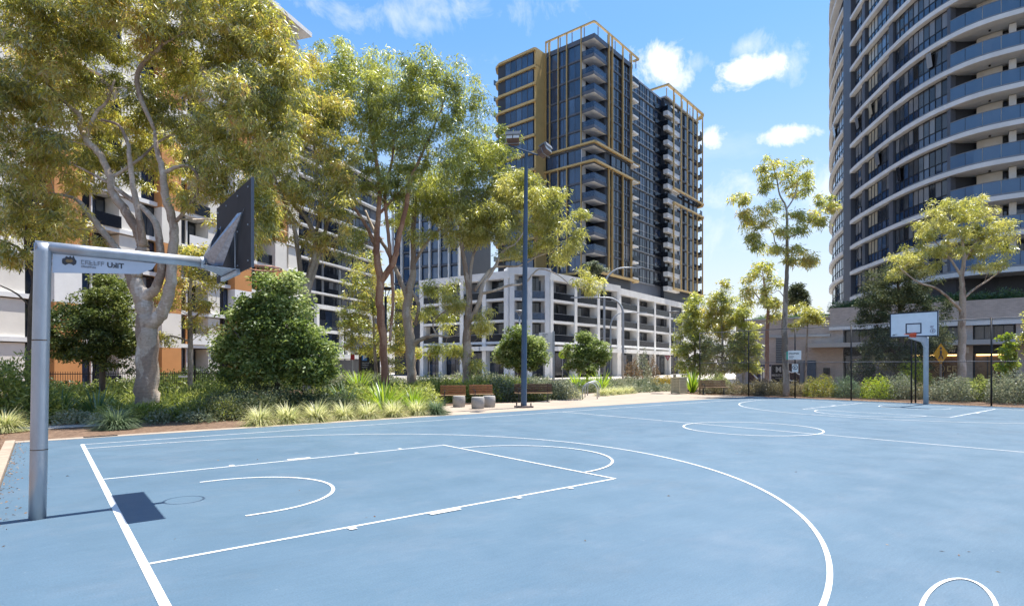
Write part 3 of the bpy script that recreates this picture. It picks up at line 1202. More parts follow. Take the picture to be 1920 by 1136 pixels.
def curve_window(s, w, z, h, up_mat, low_h=.95, tilt=0.0, fm=M_frame):
    p0 = offset_pt(s, 0.0)
    p1 = offset_pt(s + w, 0.0)
    rz = math.atan2(p1[1] - p0[1], p1[0] - p0[0])
    ww = float(np.linalg.norm(p1 - p0))
    key = ('cw', round(ww, 1), round(h, 2), fm.name)
    if key not in WINC:
        bb = MB()
        t = .05
        bb.box(0, ww, 0, .12, 0, t).box(0, ww, 0, .12, h - t, h).box(0, t, 0, .12, t, h - t).box(ww - t, ww, 0, .12, t, h - t)
        bb.box(t, ww - t, .01, .11, low_h - .03, low_h + .03)
        WINC[key] = bb.mesh('window', fm)
    o = link('window', WINC[key], bE, (p0[0], p0[1], z), rz)
    w_ = round(ww, 1)
    link('spandrel', pane_mesh(w_ - .1, low_h - .1, PANES_BLUE[random.choice((0, 2, 2))]), o, (.05, 0, .06))
    q = link('pane', pane_mesh(w_ - .1, h - low_h - .1, up_mat), o, (.05, -.02, low_h + .05))
    if tilt:
        q.location = (.05, -.02 - math.sin(tilt) * (h - low_h - .1), low_h + .05 + (1 - math.cos(tilt)) * 1.2)
        q.rotation_euler = (tilt, 0, 0)
    return o


for k, z in enumerate(FZ):
    zb = z + 3.1          # underside of the band above
    H = 2.42
    zw = z + .66
    vis_top = zw < 50
    # bands: white lower face, grey upper strip that steps back
    for s0, s1 in ((max(0, s_of_u(1557) - 9), sSlot0), (sSlot1 - .02, STOT)):
        ring_part('floor_band', M_white, s0, s1, -.4 if s0 < sSlot1 - 1 else -.4, .42 if s1 < sSlot1 else .46, z + .05, z + .46)
    ring_part('band_trim', M_greyframe, s_of_u(1696), STOT, -.3, .3, z + .49, z + .65)
    ring_part('band_trim', M_greyframe, sSlot1 + .3, s_of_u(1621), -.3, .3, z + .49, z + .65)
    ring_part('band_trim', M_greyframe, s_of_u(1572), sSlot0 - .1, -.3, .28, z + .49, z + .65)
    ring_part('balcony_floor', M_white, s1786, STOT, -2.55, -.42, z + .05, z + .40)
    if z > 44:
        continue
    # glazed bays
    def bay(s0, s1, n, mats, p=None, zw=zw, H=H, k=k):
        w = (s1 - s0) / n
        for i in range(n):
            mm = random.choice(mats)
            tl = R(9) if random.random() < .03 else 0
            curve_window(s0 + i * w, w, zw, H, mm, tilt=tl)
    dk = [PANES[0], PANES[2], PANES[2], PANES_BLUE[1], PANES[3]]
    bay(s_of_u(1559) - 2, s_of_u(1566), 3, dk)
    bay(s_of_u(1566) + .3, sSlot0 - .9, 4, [PANES[2], PANES[3], PANES_BLUE[1]])
    bay(sSlot1 + .5, s1623 - .3, 3, dk + [PANES[3]])
    bay(s1628, s1628 + (s1657 - s1628) * .62, 3, [M_cream])
    bay(s1628 + (s1657 - s1628) * .62, s1673 - .35, 3, dk)
    bay(s1673 + .6, s_of_u(1712), 4, dk)
    bay(s_of_u(1712), s1786 - .35, 6, [PANES[0], PANES[2], PANES[3], PANES[3]])
    # balconies on the nose of the tower
    s0 = s1786
    n = 6
    w = (min(STOT, s_of_u(1925) + 2) - s0) / n
    for i in range(n):
        ring_part('balustrade', M_balglass_blue, s0 + i * w + .02, s0 + (i + 1) * w - .02, .22, .25, z + .66, z + 1.75, .5)
    ring_part('handrail', M_greyframe, s0, s0 + n * w, .21, .27, z + 1.76, z + 1.81, .6)
    ring_part('back_wall', M_offwhite, s_of_u(1812), s_of_u(1880), -2.58, -1.7, z + .42, zb - .02)
    ring_part('privacy_wall', M_white, s_of_u(1893), s_of_u(1893) + .5, -2.5, -.9, z + .42, zb - .02)
    for sa, sb in ((s1786 + .1, s_of_u(1812) - .1), (s_of_u(1880), s_of_u(1892)), (s_of_u(1903), s_of_u(1926))):
        p0, p1 = offset_pt(sa, -2.0), offset_pt(sb, -2.0)
        f2 = Fac(bE, p0 + base_e, p1 + base_e)
        f2.window(0, 0, z + .45, f2.L, 2.6, 3 if f2.L > 2 else 1, 1, panes=PANES[:3], weights=(3, 1, 3))
    lamp = offset_pt(s_of_u(1852), -.9)
    MB().lathe([(.09, 0), (.09, .12)], 10).build('ceiling_light', M_black, bE, (lamp[0], lamp[1], zb - .13))
ring_part('column', M_midclad, sSlot0 - .0, sSlot1, -.6, .35, 6.6, 53)
for s, w in ((s1623 - .3, .75), (s1673 - .3, .8), (s1786 - .3, .3)):
    for z in FZ[:-1]:
        ring_part('mullion_panel', M_midclad, s, s + w, -.45, .2, z + .66, z + 3.09)

# ------------------------------------------------------------------ brick podium below it
pF0, pF1 = at(1380, 55.5), at(1985, 41.2)
brick = brick_mat('grey brown brick', lin(222, 207, 196), lin(202, 187, 176), lin(196, 184, 175), rot=-math.atan2(pF1[1] - pF0[1], pF1[0] - pF0[0]))
bF = thing('brick_podium', 'low grey brown brick shop building behind the chain link fence', 'building', (*pF0, 0))
ff = Fac(bF, pF0, pF1)
X = ff.xu
xs = X(1557)
ff.box('wall', brick, 0, X(1566), .0, 10, 0, 6.0)
ff.box('coping', M_slab, -.1, X(1557), -.08, .5, 6.0, 6.15)
ff.box('ledge', M_slab, X(1418), X(1557), -.12, -.002, 4.35, 4.55)
ff.box('wall', brick, X(1557), ff.L, -.15, .5, 5.15, 6.75)
ff.box('wall', M_darkclad, X(1566) + .02, ff.L, 2.5, 12, 0, 6.6)
ff.box('ledge', M_white, X(1557) - .05, ff.L, -.35, -.16, 4.85, 5.15)
ff.box('ceiling', M_slab, X(1566), ff.L, -.14, 2.48, 4.9, 5.12)
ff.box('awning', M_slab, X(1520), ff.L, -1.5, .45, 3.35, 3.72)
piers = [(1566, 1581), (1690, 1700), (1806, 1824), (1905, 1985)]
for a, c in piers:
    ff.box('pier', brick, X(a), X(c), -.1, 2.4, 0, 3.33)
    ff.box('pier', brick, X(a), X(c), -.1, 2.4, 3.74, 4.88)
for a, c in ((1581, 1690), (1700, 1806), (1824, 1905)):
    ff.window(X(a) + .05, .6, 3.76, X(c) - X(a) - .1, 1.1, 4, 1)
    ff.box('sign_fascia', M_black, X(a) + .02, X(c) - .02, .3, .4, 2.75, 3.33)
# shopfront glass; a warm strip light glows under the fascia of the two right-hand shops
M_shop = mat('shop interior glass', (.10, .055, .03), .12, .5, 1.2, spec=.6, col2=(.26, .15, .08))  # orange light of the interior is painted into the glass colour
M_strip = mat('warm strip light', (.9, .6, .25), .4, .02, 1, emit=((1.0, .62, .22), 1.6))
for a, c, pm in ((1581, 1690, PANES[2]), (1700, 1806, M_shop), (1824, 1905, M_shop)):
    ff.window(X(a) + .05, .42, .25, X(c) - X(a) - .1, 2.45, 3, 1, panes=[pm], weights=(1,))
    if pm is M_shop:
        ff.box('strip_light', M_strip, X(a) + .2, X(c) - .2, .36, .4, 2.55, 2.66)
# vent grilles in the blank brick wall
for z0, z1 in ((2.0, 4.25), (.3, 1.75)):
    bb = MB()
    x0, x1 = X(1455), X(1476)
    for z in np.arange(z0, z1, .16):
        bb.box(0, x1 - x0, 0, .05, z, z + .09)
    ff.box('grille_backing', M_frame, x0, x1, -.03, -.004, z0, z1)
    ff.mb('grille', bb, M_greyframe, x0, -.09, 0)
ff.box('service_door', M_navy, X(1508), X(1530), -.12, -.003, 0, 2.25)
ff.box('service_door', M_greyframe, X(1496), X(1507.5), -.12, -.003, 0, 2.2)
ff.box('service_box', M_black, X(1545), X(1556), -.3, -.003, 1.0, 1.6)
# round window emblem and shop lettering
ring = MB()
ring.tube([(0.62 * math.cos(a), 0, .62 * math.sin(a)) for a in np.linspace(0, 2 * math.pi, 40)], .035, 6, False)
ring.tube([(-.3, 0, .25), (-.36, 0, -.1), (-.12, 0, -.34), (0, 0, -.1), (.12, 0, -.34), (.36, 0, -.1), (.3, 0, .25)], .05, 6)
ring.tube([(-.16, 0, .3), (0, 0, .12), (.16, 0, .3)], .04, 6)
ff.mb('window_emblem', ring, M_cream, X(1606), .36, 1.75)
for u, z, r, mm, txt, ts in ((1757, 3.03, .22, M_white, (6, 6), .2), (1761, 1.55, .32, M_gold, (5,), .42)):
    yy = .27 if z > 2 else .36
    rb = MB().tube([(r * math.cos(a), 0, r * math.sin(a)) for a in np.linspace(0, 2 * math.pi, 32)], .02, 6, False)
    rb.tube([(r * .5 * math.cos(a), 0, r * .5 * math.sin(a)) for a in np.linspace(0, 2 * math.pi, 24)], .02, 6, False)
    ff.mb('sign_emblem', rb, mm, X(u), yy, z)
    ff.mb('sign_lettering', glyph_rows(txt, ts), mm, X(u) + r * 1.5, yy, z)
# a wall lamp on the pier
ff.box('wall_lamp', M_white, X(1812), X(1817), -.3, -.11, 2.75, 3.2)

# ------------------------------------------------------------------ near basketball hoop
M_board_back = mat('dark grey board back', (.05, .045, .045), .75, .15, 3, spec=.2)
M_board_white = mat('white backboard paint', (.76, .79, .83), .5, .05, 3)
M_board_ink = mat('navy board paint', (.02, .03, .06), .5, .1, 4)
M_rim = mat('orange rim paint', (.60, .085, .03), .5, .12, 8)
M_rim_worn = mat('worn rim steel', (.34, .16, .10), .5, .3, 12, metal=.3)
M_panel = mat('white sponsor panel', (.60, .64, .72), .45, .05, 3)
M_ink = mat('faded black print', (.06, .06, .07), .6, .3, 20)
M_ochre = mat('ochre print', (.26, .16, .07), .6, .3, 20)

hx, hy = -0.70, -7.45
XB = 1.35            # board plane
ZA = 3.09            # arm axis
hoop = thing('basketball_hoop', 'near basketball hoop on a galvanised steel pole with a long arm, board seen from behind', 'basketball hoop', (hx, hy, 0))
bb = MB()
bb.tube([(0, 0, -.05), (.012, 0, .6), (.03, 0, 1.9), (.05, 0, ZA - .06), (.05, 0, ZA + .035)], .081, 24)
pole = bb.build('pole', M_galv, hoop, smooth=True)
bb = MB()
bb.tube([(0.0155, 0, .78), (.0155, 0, .79)], .0822, 24)
bb.tube([(0.03, 0, 2.02), (.03, 0, 2.032)], .0825, 24)
bb.build('weld_seam', mat('rusty seam', (.12, .08, .05), .8, .3, 20), pole)
bb = MB()
bb.tube([(-.02, 0, ZA), (.5, 0, ZA), (1.0, 0, ZA + .005), (1.72, 0, ZA + .01)], .066, 20)
arm = bb.build('arm', M_galv, hoop, smooth=True)
MB().tube([(1.66, 0, ZA + .01), (1.70, 0, ZA + .01)], .073, 20).build('arm_collar', M_galv, arm)
# sponsor panel hanging in the corner under the arm
pp = [(.135, 0, ZA - .066), (.135, 0, ZA - .285), (.98, 0, ZA - .215), (1.12, 0, ZA - .14), (1.16, 0, ZA - .067)]
panel = MB().plate([(x, -.012, z) for x, y, z in pp], (0, 1, 0), .024).build('sponsor_panel', M_panel, hoop)
link('panel_lettering', text_mesh('TikU', .085, M_ink, .003, mirror=True, bold=.002), panel, (.735, -.0155, ZA - .142))
g = glyph_rows((6,), .05)
g.build('panel_lettering', mat('worn grey print', (.26, .27, .30), .6, .4, 25), panel, (.40, -.0185, ZA - .135))
g = glyph_rows((9,), .022)
g.build('panel_lettering', MATS['worn grey print'], panel, (.40, -.0185, ZA - .185))
# small map-like emblem
lg = [(-.075, 0), (-.07, .035), (-.04, .05), (-.03, .075), (0, .06), (.015, .085), (.035, .055), (.05, .09), (.065, .05), (.085, .02), (.08, -.02), (.05, -.045), (.03, -.03), (0, -.025), (-.04, -.05), (-.07, -.03)]
MB().plate([(x * .85, 0, z * .85) for x, z in lg], (0, 1, 0), .003).build('emblem', M_ink, panel, (.285, -.0165, ZA - .145))
lg2 = [(-.04, 0), (-.02, .03), (.01, .02), (.03, .035), (.05, .005), (.02, -.015), (-.02, -.02)]
MB().plate([(x * .85, 0, z * .85) for x, z in lg2], (0, 1, 0), .003).build('emblem', M_ochre, panel, (.285, -.0205, ZA - .14))
# board
xb = XB - hx
board = MB().box(xb, xb + .03, -.9, .9, 2.965, 4.06).build('backboard', M_board_back, hoop, bevel=.004)
MB().box(xb + .0305, xb + .034, -.895, .895, 2.97, 4.055).build('board_face', M_board_white, board)
fb_ = MB()
fb_.box(xb + .002, xb + .036, -.915, -.9005, 2.955, 4.07).box(xb + .002, xb + .036, .9005, .915, 2.955, 4.07)
fb_.build('board_edge', M_midclad, board)
for by in (-.8, -.3, .3, .8):
    for bz in (3.05, 3.5, 3.97):
        MB().tube([(xb - .012, by, bz), (xb + .002, by, bz)], .012, 8).build('bolt', M_galv, board)
# steel V bracket, folded sheet fanning from the arm end to the board
br = MB()
e = np.array((1.70, 0, ZA + .02))
for s in (-1, 1):
    br.plate([tuple(e + (-.03, s * .005, .02)), tuple(e + (.1, s * .08, -.05)), (xb - .03, s * .60, ZA + .60), (xb - .06, s * .50, ZA + .60)], (.15, -s * 1.0, 0), .006)
    br.plate([tuple(e + (.1, s * .08, -.05)), tuple(e + (.20, s * .14, -.05)), (xb - .003, s * .64, ZA + .66), (xb - .03, s * .60, ZA + .60)], (.15, -s * 1.0, 0), .006)
br.build('bracket', M_galv2, hoop)
tray = MB()
tray.plate([tuple(e + (-.01, -.09, -.055)), tuple(e + (-.01, .09, -.055)), (xb - .004, .42, ZA - .10), (xb - .004, -.42, ZA - .10)], (0, 0, -1), .008)
tray.box(xb - .05, xb - .004, -.43, .43, ZA - .165, ZA - .112)
tray.build('bracket_tray', M_galv2, hoop)
MB().tube([(xb - .02, -.24, ZA - .1), (xb - .02, -.24, ZA + .5)], .008, 8).build('brace_rod', M_galv, hoop)
# ring
rm = MB()
rc_ = (xb + .034 + .15 + .23, 0)
ZR = 3.10
rm.tube([(rc_[0] + .228 * math.cos(a), .228 * math.sin(a), ZR) for a in np.linspace(0, 2 * math.pi, 41)], .0095, 8, False)
rim = rm.build('rim', M_rim_worn, hoop, smooth=True)
MB().box(xb + .036, xb + .19, -.05, .05, ZR - .035, ZR - .012).box(xb + .035, xb + .045, -.07, .07, ZR - .12, ZR + .03).build('rim_plate', M_rim_worn, rim)
hk = MB()
for i in range(10):
    a = 2 * math.pi * i / 10 + .2
    x, y = rc_[0] + .228 * math.cos(a), .228 * math.sin(a)
    hk.tube([(x, y, ZR - .008), (x * 1.0, y, ZR - .04), (x + .01, y, ZR - .05)], .003, 5)
hk.build('net_hooks', M_rim_worn, rim)

# ------------------------------------------------------------------ far basketball hoop
XF = 28.6
fhx, fhy = 30.85, -7.23
fh_ = thing('basketball_hoop', 'far basketball hoop with white backboard and orange ring in front of the fence', 'basketball hoop', (fhx, fhy, 0))
bb = MB().tube([(0, 0, -.05), (0, 0, 3.0), (0, 0, 3.06)], .105, 20)
M_farpole = mat('pale blue grey paint', (.40, .45, .50), .5, .1, 4)
bb.build('pole', M_farpole, fh_, smooth=True)
arm = MB()
dxf = XF + .05 - fhx
arm.plate([(.1, -.04, 3.06), (-.12, -.04, 2.55), (-.55, -.04, 2.82), (dxf, -.04, 2.95), (dxf, -.04, 3.08)], (0, 1, 0), .08)
arm.box(dxf - .02, .1, -.07, .07, 3.08, 3.2)
arm.build('arm', M_farpole, fh_)
x0 = XF - fhx
bd = MB().box(x0, x0 + .03, -.9 - .17, .9 - .17, 3.0, 4.07).build('backboard', M_board_white, fh_)
ed = MB()
for (ya, yb, za, zb_) in ((-1.07, .73, 3.0, 3.045), (-1.07, .73, 4.025, 4.07), (-1.07, -1.025, 3.046, 4.024), (.685, .73, 3.046, 4.024)):
    ed.box(x0 - .008, x0 - .002, ya, yb, za, zb_)
ed.build('board_border', M_board_ink, bd)
sq = MB()
for (ya, yb, za, zb_) in ((-.465, .125, 3.14, 3.185), (-.465, .125, 3.545, 3.59), (-.465, -.42, 3.186, 3.544), (.08, .125, 3.186, 3.544)):
    sq.box(x0 - .008, x0 - .002, ya, yb, za, zb_)
sq.build('target_square', M_board_ink, bd)
RZ90 = R(-90)      # lettering that faces -x
st = MB()
st.tube([(.085 * math.cos(a), 0, .085 * math.sin(a)) for a in np.linspace(0, 2 * math.pi, 25)], .009, 6, False)
st.box(-.008, .012, -.004, .004, -.05, .05)
st.box(-.03, .03, -.003, .005, -.01, .012)
st.build('sticker', mat('grey violet print', (.22, .17, .24), .6, .1, 5), bd, (x0 - .012, -.87, 3.23), RZ90)
glyph_rows((5, 4), .035).build('sticker', MATS['grey violet print'], bd, (x0 - .01, -.78, 3.40), RZ90)
glyph_rows((8, 4), .03).build('sticker', M_board_ink, bd, (x0 - .01, .62, 3.11), RZ90)
rm = MB()
cxr = x0 - .15 - .23
rm.tube([(cxr + .228 * math.cos(a), -.17 + .228 * math.sin(a), 3.1) for a in np.linspace(0, 2 * math.pi, 33)], .011, 6, False)
rim = rm.build('rim', M_rim, fh_)
MB().box(cxr + .2, x0 - .003, -.24, -.10, 3.03, 3.105).box(x0 - .03, x0 - .003, -.27, -.07, 2.98, 3.18).build('rim_plate', M_rim, rim)
MB().plate([(x0 - .2, -.25, 3.0), (x0 - .2, -.09, 3.0), (x0 - .2, -.06, 3.1), (x0 - .2, -.28, 3.1)], (-1, 0, 0), .02).build('rim_shield', M_rim, rim)

# ------------------------------------------------------------------ chain link fence
FX = 31.55
fence = thing('chain_link_fence', 'tall black chain link fence with thin posts along the end of the court', 'fence', (FX, 5.0, 0))
FY = [5.0, 1.75, -.95, -3.8, -6.45, -6.62, -9.45, -12.4, -15.4, -18.4]
FHT = 3.85
pm = MB().tube([(0, 0, -.05), (0, 0, FHT)], .035, 10).mesh('post', M_black, True)
for y in FY:
    link('post', pm, fence, (0, y - 5.0, 0))
for z, r in ((FHT - .03, .022), (1.95, .018), (.08, .012)):
    MB().tube([(0, .03, z), (0, FY[-1] - 5.0 - .03, z)], r, 8).build('rail', M_black if z < 1 else mat('weathered rail', (.14, .14, .15), .5, .3, 2, metal=.4), fence)
# woven wire: real diagonal wires, one mesh
Lf = 5.0 - FY[-1]
cell = .075
V, Fc = [], []
r = .0034
for sgn in (1, -1):
    y0s = np.arange(-FHT, Lf, cell)
    for y0 in y0s:
        # wire rises 45 degrees: y = y0 + t, z = t
        t0, t1 = max(0, -y0), min(FHT - .04, Lf - y0)
        if t1 <= t0:
            continue
        ya, yb = y0 + t0, y0 + t1
        za, zb_ = t0 + .04, t1
        if sgn < 0:
            ya, yb = Lf - ya, Lf - yb
        o = len(V)
        xx = .002 * sgn
        for (yy, zz_) in ((ya, za), (yb, zb_)):
            V += [(xx + r, -yy, zz_), (xx - r * .5, -yy + r * 1.2 * sgn, zz_ - r), (xx - r * .5, -yy - r * 1.2 * sgn, zz_ + r)]
        Fc += [(o, o + 1, o + 4, o + 3), (o + 1, o + 2, o + 5, o + 4), (o + 2, o, o + 3, o + 5)]
wm = np_mesh('wire_mesh', np.array(V), np.array(Fc), mat('fence wire', (.30, .305, .31), .45, .1, 3, metal=.5))
tag(link('wire_mesh', wm, fence), kind='stuff')
# small notices on the fence
nt_ = thing('notice_sign', 'white rectangular notice with a green edge on the fence post', 'sign', (FX - .06, -.95, 2.35), RZ90)
MB().box(-.36, .36, 0, .012, -.25, .25).build('panel', M_white, nt_)
MB().box(-.45, -.362, 0, .012, -.25, .20).build('edge_strip', mat('green print', (.06, .36, .25), .5, .1, 4), nt_)
glyph_rows((9,), .085).build('lettering', M_ink, nt_, (-.31, -.008, .09))
glyph_rows((12, 12, 10), .03, 2.0).build('lettering', MATS['worn grey print'], nt_, (-.30, -.007, -.1))
nt2 = thing('notice_sign', 'small square white sign with a black ring symbol on the fence post', 'sign', (FX - .06, -.98, 1.64), RZ90)
MB().box(-.17, .17, 0, .01, -.22, .22).build('panel', M_white, nt2)
sb = MB().tube([(.125 * math.cos(a), 0, .04 + .125 * math.sin(a)) for a in np.linspace(0, 2 * math.pi, 25)], .016, 6, False)
sb.tube([(0, 0, .1), (-.03, 0, .02), (.02, 0, -.05)], .02, 6).tube([(-.06, 0, .03), (.05, 0, .06)], .013, 6)
sb.build('symbol', M_ink, nt2, (0, -.006, 0))

# ------------------------------------------------------------------ court floodlight pole
lx, ly = G(982, 764)
lp = thing('floodlight_pole', 'slate blue court floodlight pole with two lamps beside the concrete stools', 'light pole', (lx, ly, 0), R(-39))
HT = 10.72
bb = MB()
bb.tube([(0, 0, .06), (.03, 0, 4), (.11, 0, HT)], [.128, .112, .075], 8)
bb.build('pole', M_navy, lp)
bs = MB().prism([(-.3, -.3), (.3, -.3), (.3, .3), (-.3, .3)], .0, .075)
base = bs.build('base_plate', mat('rusty grey steel', (.15, .12, .11), .8, .3, 9), lp, rz=.5)
bt = MB()
for sx in (-1, 1):
    for sy in (-1, 1):
        bt.tube([(sx * .22, sy * .22, .07), (sx * .22, sy * .22, .2)], .028, 8)
bt.build('bolts', M_frame, base)
MB().tube([(-.65, 0, HT + .28), (.11, 0, HT + .03), (.62, 0, HT - .14)], .036, 8).build('cross_arm', M_navy, lp)


def flood(cx, cz, ang, yaw):
    bdy = MB()
    bdy.plate([(-.34, -.22, -.10), (.34, -.22, -.10), (.28, .3, -.16), (-.28, .3, -.16)], (0, 0, 1), .3)
    o = bdy.build('lamp_housing', mat('brownish lamp housing', (.16, .10, .08), .6, .2, 5), lp, (cx, -.05, cz))
    o.rotation_euler = (ang, 0, yaw)
    o.scale = (.8, .8, .8)
    vz = MB().box(-.38, .38, -.34, -.225, .08, .24).box(-.40, .40, -.30, .1, .215, .25)
    vz.build('visor', M_greyframe, o)
    for s in (-1, 1):
        MB().box(s * .18 - .155, s * .18 + .155, -.245, -.222, -.09, .07).build('lens', M_white, o)
    MB().tube([(-.4, 0, .1), (-.4, 0, -.25), (.4, 0, -.25), (.4, 0, .1)], .018, 6).build('yoke', M_greyframe, o)


flood(-.44, HT + .5, R(-18), R(-8))
flood(.88, HT + .0, R(-22), R(62))

# ------------------------------------------------------------------ street lamps
M_lampgrey = mat('pale grey galvanised', (.42, .44, .46), .5, .1, 3, metal=.3)


def curved_lamp(u, d, vtop, du, vstart, r0, label):
    """pole at column u; arm curves over to column u+du at row vtop"""
    x, y = at(u, d)
    o = thing('street_light', label, 'street light', (x, y, 0), -YAW, 'curved arm street lights')
    k = d / F_PX
    zt = CAM_H + (HORIZON - vtop) * k
    zs = CAM_H + (HORIZON - vstart) * k
    L = du * k
    sg = 1 if L > 0 else -1
    h = zt - zs
    pts = [(0, 0, 0), (0, 0, zs * .5), (0, 0, zs)]
    for a in np.linspace(0, 90, 9)[1:]:
        pts.append((sg * h * (1 - math.cos(R(a))), 0, zs + h * math.sin(R(a))))
    pts.append((L * .85, 0, zt + .02))
    rads = [r0 * (1 - .45 * i / (len(pts) - 1)) for i in range(len(pts))]
    MB().tube(pts, rads, 10).build('pole', M_lampgrey, o, smooth=True)
    hd = MB().plate([(-.5, -.14, 0), (.5, -.09, 0), (.5, .09, 0), (-.5, .14, 0)], (0, 0, 1), .12)
    hd.build('lamp_head', M_lampgrey, o, (L * .92, 0, zt - .06))


curved_lamp(1133, 62, 502, 66, 540, .13, 'tallest curved grey street light, arm pointing right, beside the round trees')
curved_lamp(1168, 58, 558, -96, 588, .13, 'curved grey street light with its arm reaching left')
curved_lamp(1145, 74, 586, 66, 612, .11, 'short thin curved grey street light with its arm reaching right')


def post_top(u, d, v, r, label, m=M_black):
    x, y = at(u, d)
    o = thing('post_top_lamp', label, 'street lamp', (x, y, 0), 0, 'disc topped path lamps')
    z = CAM_H + (HORIZON - v) * d / F_PX
    MB().tube([(0, 0, 0), (0, 0, z - .45)], [.085, .07], 12).build('post', m, o, smooth=True)
    cg = MB()
    for i in range(6):
        a = i * math.pi / 3
        cg.tube([(.07 * math.cos(a), .07 * math.sin(a), z - .5), (r * .6 * math.cos(a), r * .6 * math.sin(a), z - .06)], .014, 5)
    cg.build('cage', m, o)
    MB().lathe([(r * .3, z - .06), (r * .95, z - .05), (r, z), (r * .9, z + .05), (r * .2, z + .09)], 24).build('disc', m, o, smooth=True)


post_top(723, 32, 541, .42, 'black disc topped path lamp in front of the pinkish gum trunk', mat('dark navy paint', (.02, .03, .045), .45, .1, 3))
post_top(974, 55, 583, .42, 'pale disc topped path lamp behind the floodlight pole', M_lampgrey)
post_top(1264, 56, 585, .5, 'grey disc topped path lamp behind the slatted bin', mat('lamp grey', (.22, .22, .22), .5, .1, 3))

# ------------------------------------------------------------------ benches, stools, bicycle hoops, bin


def bench(u, d, L, yaw, label, m_back, m_seat, name='park_bench'):
    x, y = at(u, d)
    o = thing(name, label, 'bench', (x, y, 0), yaw, 'slatted timber benches')
    for i in range(4):
        MB().box(-L / 2, L / 2, -.012 + i * .006, .022 + i * .006, .47 + i * .105, .555 + i * .105).build('back_slat', m_back, o, (0, .22, 0), bevel=.006)
    for i in range(4):
        MB().box(-L / 2, L / 2, -.24 + i * .115, -.14 + i * .115, .42, .455).build('seat_slat', m_seat, o, bevel=.006)
    for s in (-1, 1):
        lg_ = MB()
        x1 = s * (L / 2 - .22)
        lg_.box(x1 - .025, x1 + .025, -.24, .2, .38, .418)
        lg_.plate([(x1 - .025, .2, .38), (x1 - .025, .26, .38), (x1 - .025, .30, .9), (x1 - .025, .26, .9)], (1, 0, 0), .05)
        lg_.plate([(x1 - .025, -.06, 0), (x1 - .025, .06, 0), (x1 - .025, .03, .38), (x1 - .025, -.03, .38)], (1, 0, 0), .05)
        lg_.box(x1 - .04, x1 + .04, -.2, .2, 0, .03)
        lg_.build('leg', M_frame, o)
        if s < 0:
            MB().tube([(x1, -.22, .44), (x1, -.22, .62), (x1, .2, .64)], .02, 8).build('armrest', M_frame, o)


bench(849, 26.0, 1.15, R(-39 + 4), 'reddish timber bench nearest the round tufts, behind the concrete stools', M_timber, M_timber_lit)
bench(903, 27.0, 1.1, R(-39 + 12), 'reddish timber bench second from the left, half hidden by concrete stools', M_timber, M_timber_lit)
bench(1000, 28.3, 1.85, R(-39), 'dark brown timber bench behind the floodlight pole', M_timber_dark, M_timber_lit)
bench(1338, 35.6, 1.75, R(-39 + 6), 'brown timber bench beside the slatted bin at the start of the fence', M_timber_lit, M_timber_lit)
sm = MB().lathe([(.0, .0), (.235, .0), (.25, .015), (.25, .04), (.262, .05), (.27, .30), (.262, .455), (.245, .475), (.0, .478)], 28).mesh('seat_block', M_conc_grey, True)
for u, v, lab in ((860.5, 763, 'leftmost of the three drum shaped concrete stools'), (896, 766, 'front concrete drum stool of the three, nearest the court'), (917, 763, 'rightmost concrete drum stool of the three, partly behind another')):
    x, y = G(u, v)
    o = link('concrete_stool', sm, None, (x, y, .006))
    tag(o, lab, 'stool', 'concrete stools on the plaza')
hm = MB()
hm.tube([(-.40, 0, 0), (-.40, 0, .45)] + [(-.40 * math.cos(R(a)), 0, .45 + .42 * math.sin(R(a))) for a in range(15, 180, 15)] + [(.40, 0, .45), (.40, 0, 0)], .03, 10)
hmm = hm.mesh('hoop', M_galv, True)
for i, (u, v, lab) in enumerate(((1106, 748, 'galvanised bicycle hoop nearest the court'), (1110, 744.5, 'second galvanised bicycle hoop from the court'), (1114, 741.5, 'galvanised bicycle hoop farthest from the court'))):
    x, y = G(u, v)
    o = link('bicycle_hoop', hmm, None, (x, y, 0), R(-39 + 6))
    tag(o, lab, 'bike rack', 'bicycle hoops on the plaza')

bx_, by_ = at(1273, 36.6)
bin_ = thing('litter_bin', 'beige slatted metal litter bin enclosure at the corner of the plaza', 'bin', (bx_, by_, 0), R(-39 + 32))
M_bin = mat('beige powder coat', (.56, .50, .34), .6, .1, 3)
W, D_, H_ = .72, .72, 1.05
MB().box(-W / 2 + .09, W / 2 - .09, -D_ / 2 + .09, D_ / 2 - .09, .06, H_ - .05).build('inner_liner', M_black, bin_)
for (rz, nm) in ((0, 'front'), (R(90), 'side'), (R(180), 'back'), (R(270), 'side')):
    b2 = MB()
    b2.box(-W / 2, W / 2, -D_ / 2, -D_ / 2 + .03, .05, .12).box(-W / 2, W / 2, -D_ / 2, -D_ / 2 + .03, H_ - .08, H_)
    for i in range(7):
        x = -W / 2 + i * (W - .045) / 6
        b2.box(x, x + .045, -D_ / 2 + .001, -D_ / 2 + .029, .121, H_ - .081)
    for i in range(1, 9):
        z = .12 + i * (H_ - .2) / 9
        b2.box(-W / 2 + .046, W / 2 - .046, -D_ / 2 + .003, -D_ / 2 + .025, z - .02, z + .02)
    b2.build('slatted_panel', M_bin, bin_, (0, 0, 0), rz)
for sx in (-1, 1):
    for sy in (-1, 1):
        MB().box(sx * .31 - .03, sx * .31 + .03, sy * .31 - .03, sy * .31 + .03, 0, .05).build('foot', M_frame, bin_)
MB().box(-W / 2 - .06, W / 2 + .06, -D_ / 2 - .06, D_ / 2 + .06, H_ + .16, H_ + .2).build('lid', M_conc_grey, bin_, bevel=.01)
for sx in (-1, 1):
    MB().box(sx * .3 - .02, sx * .3 + .02, -.02, .02, H_, H_ + .16).build('lid_post', M_frame, bin_)

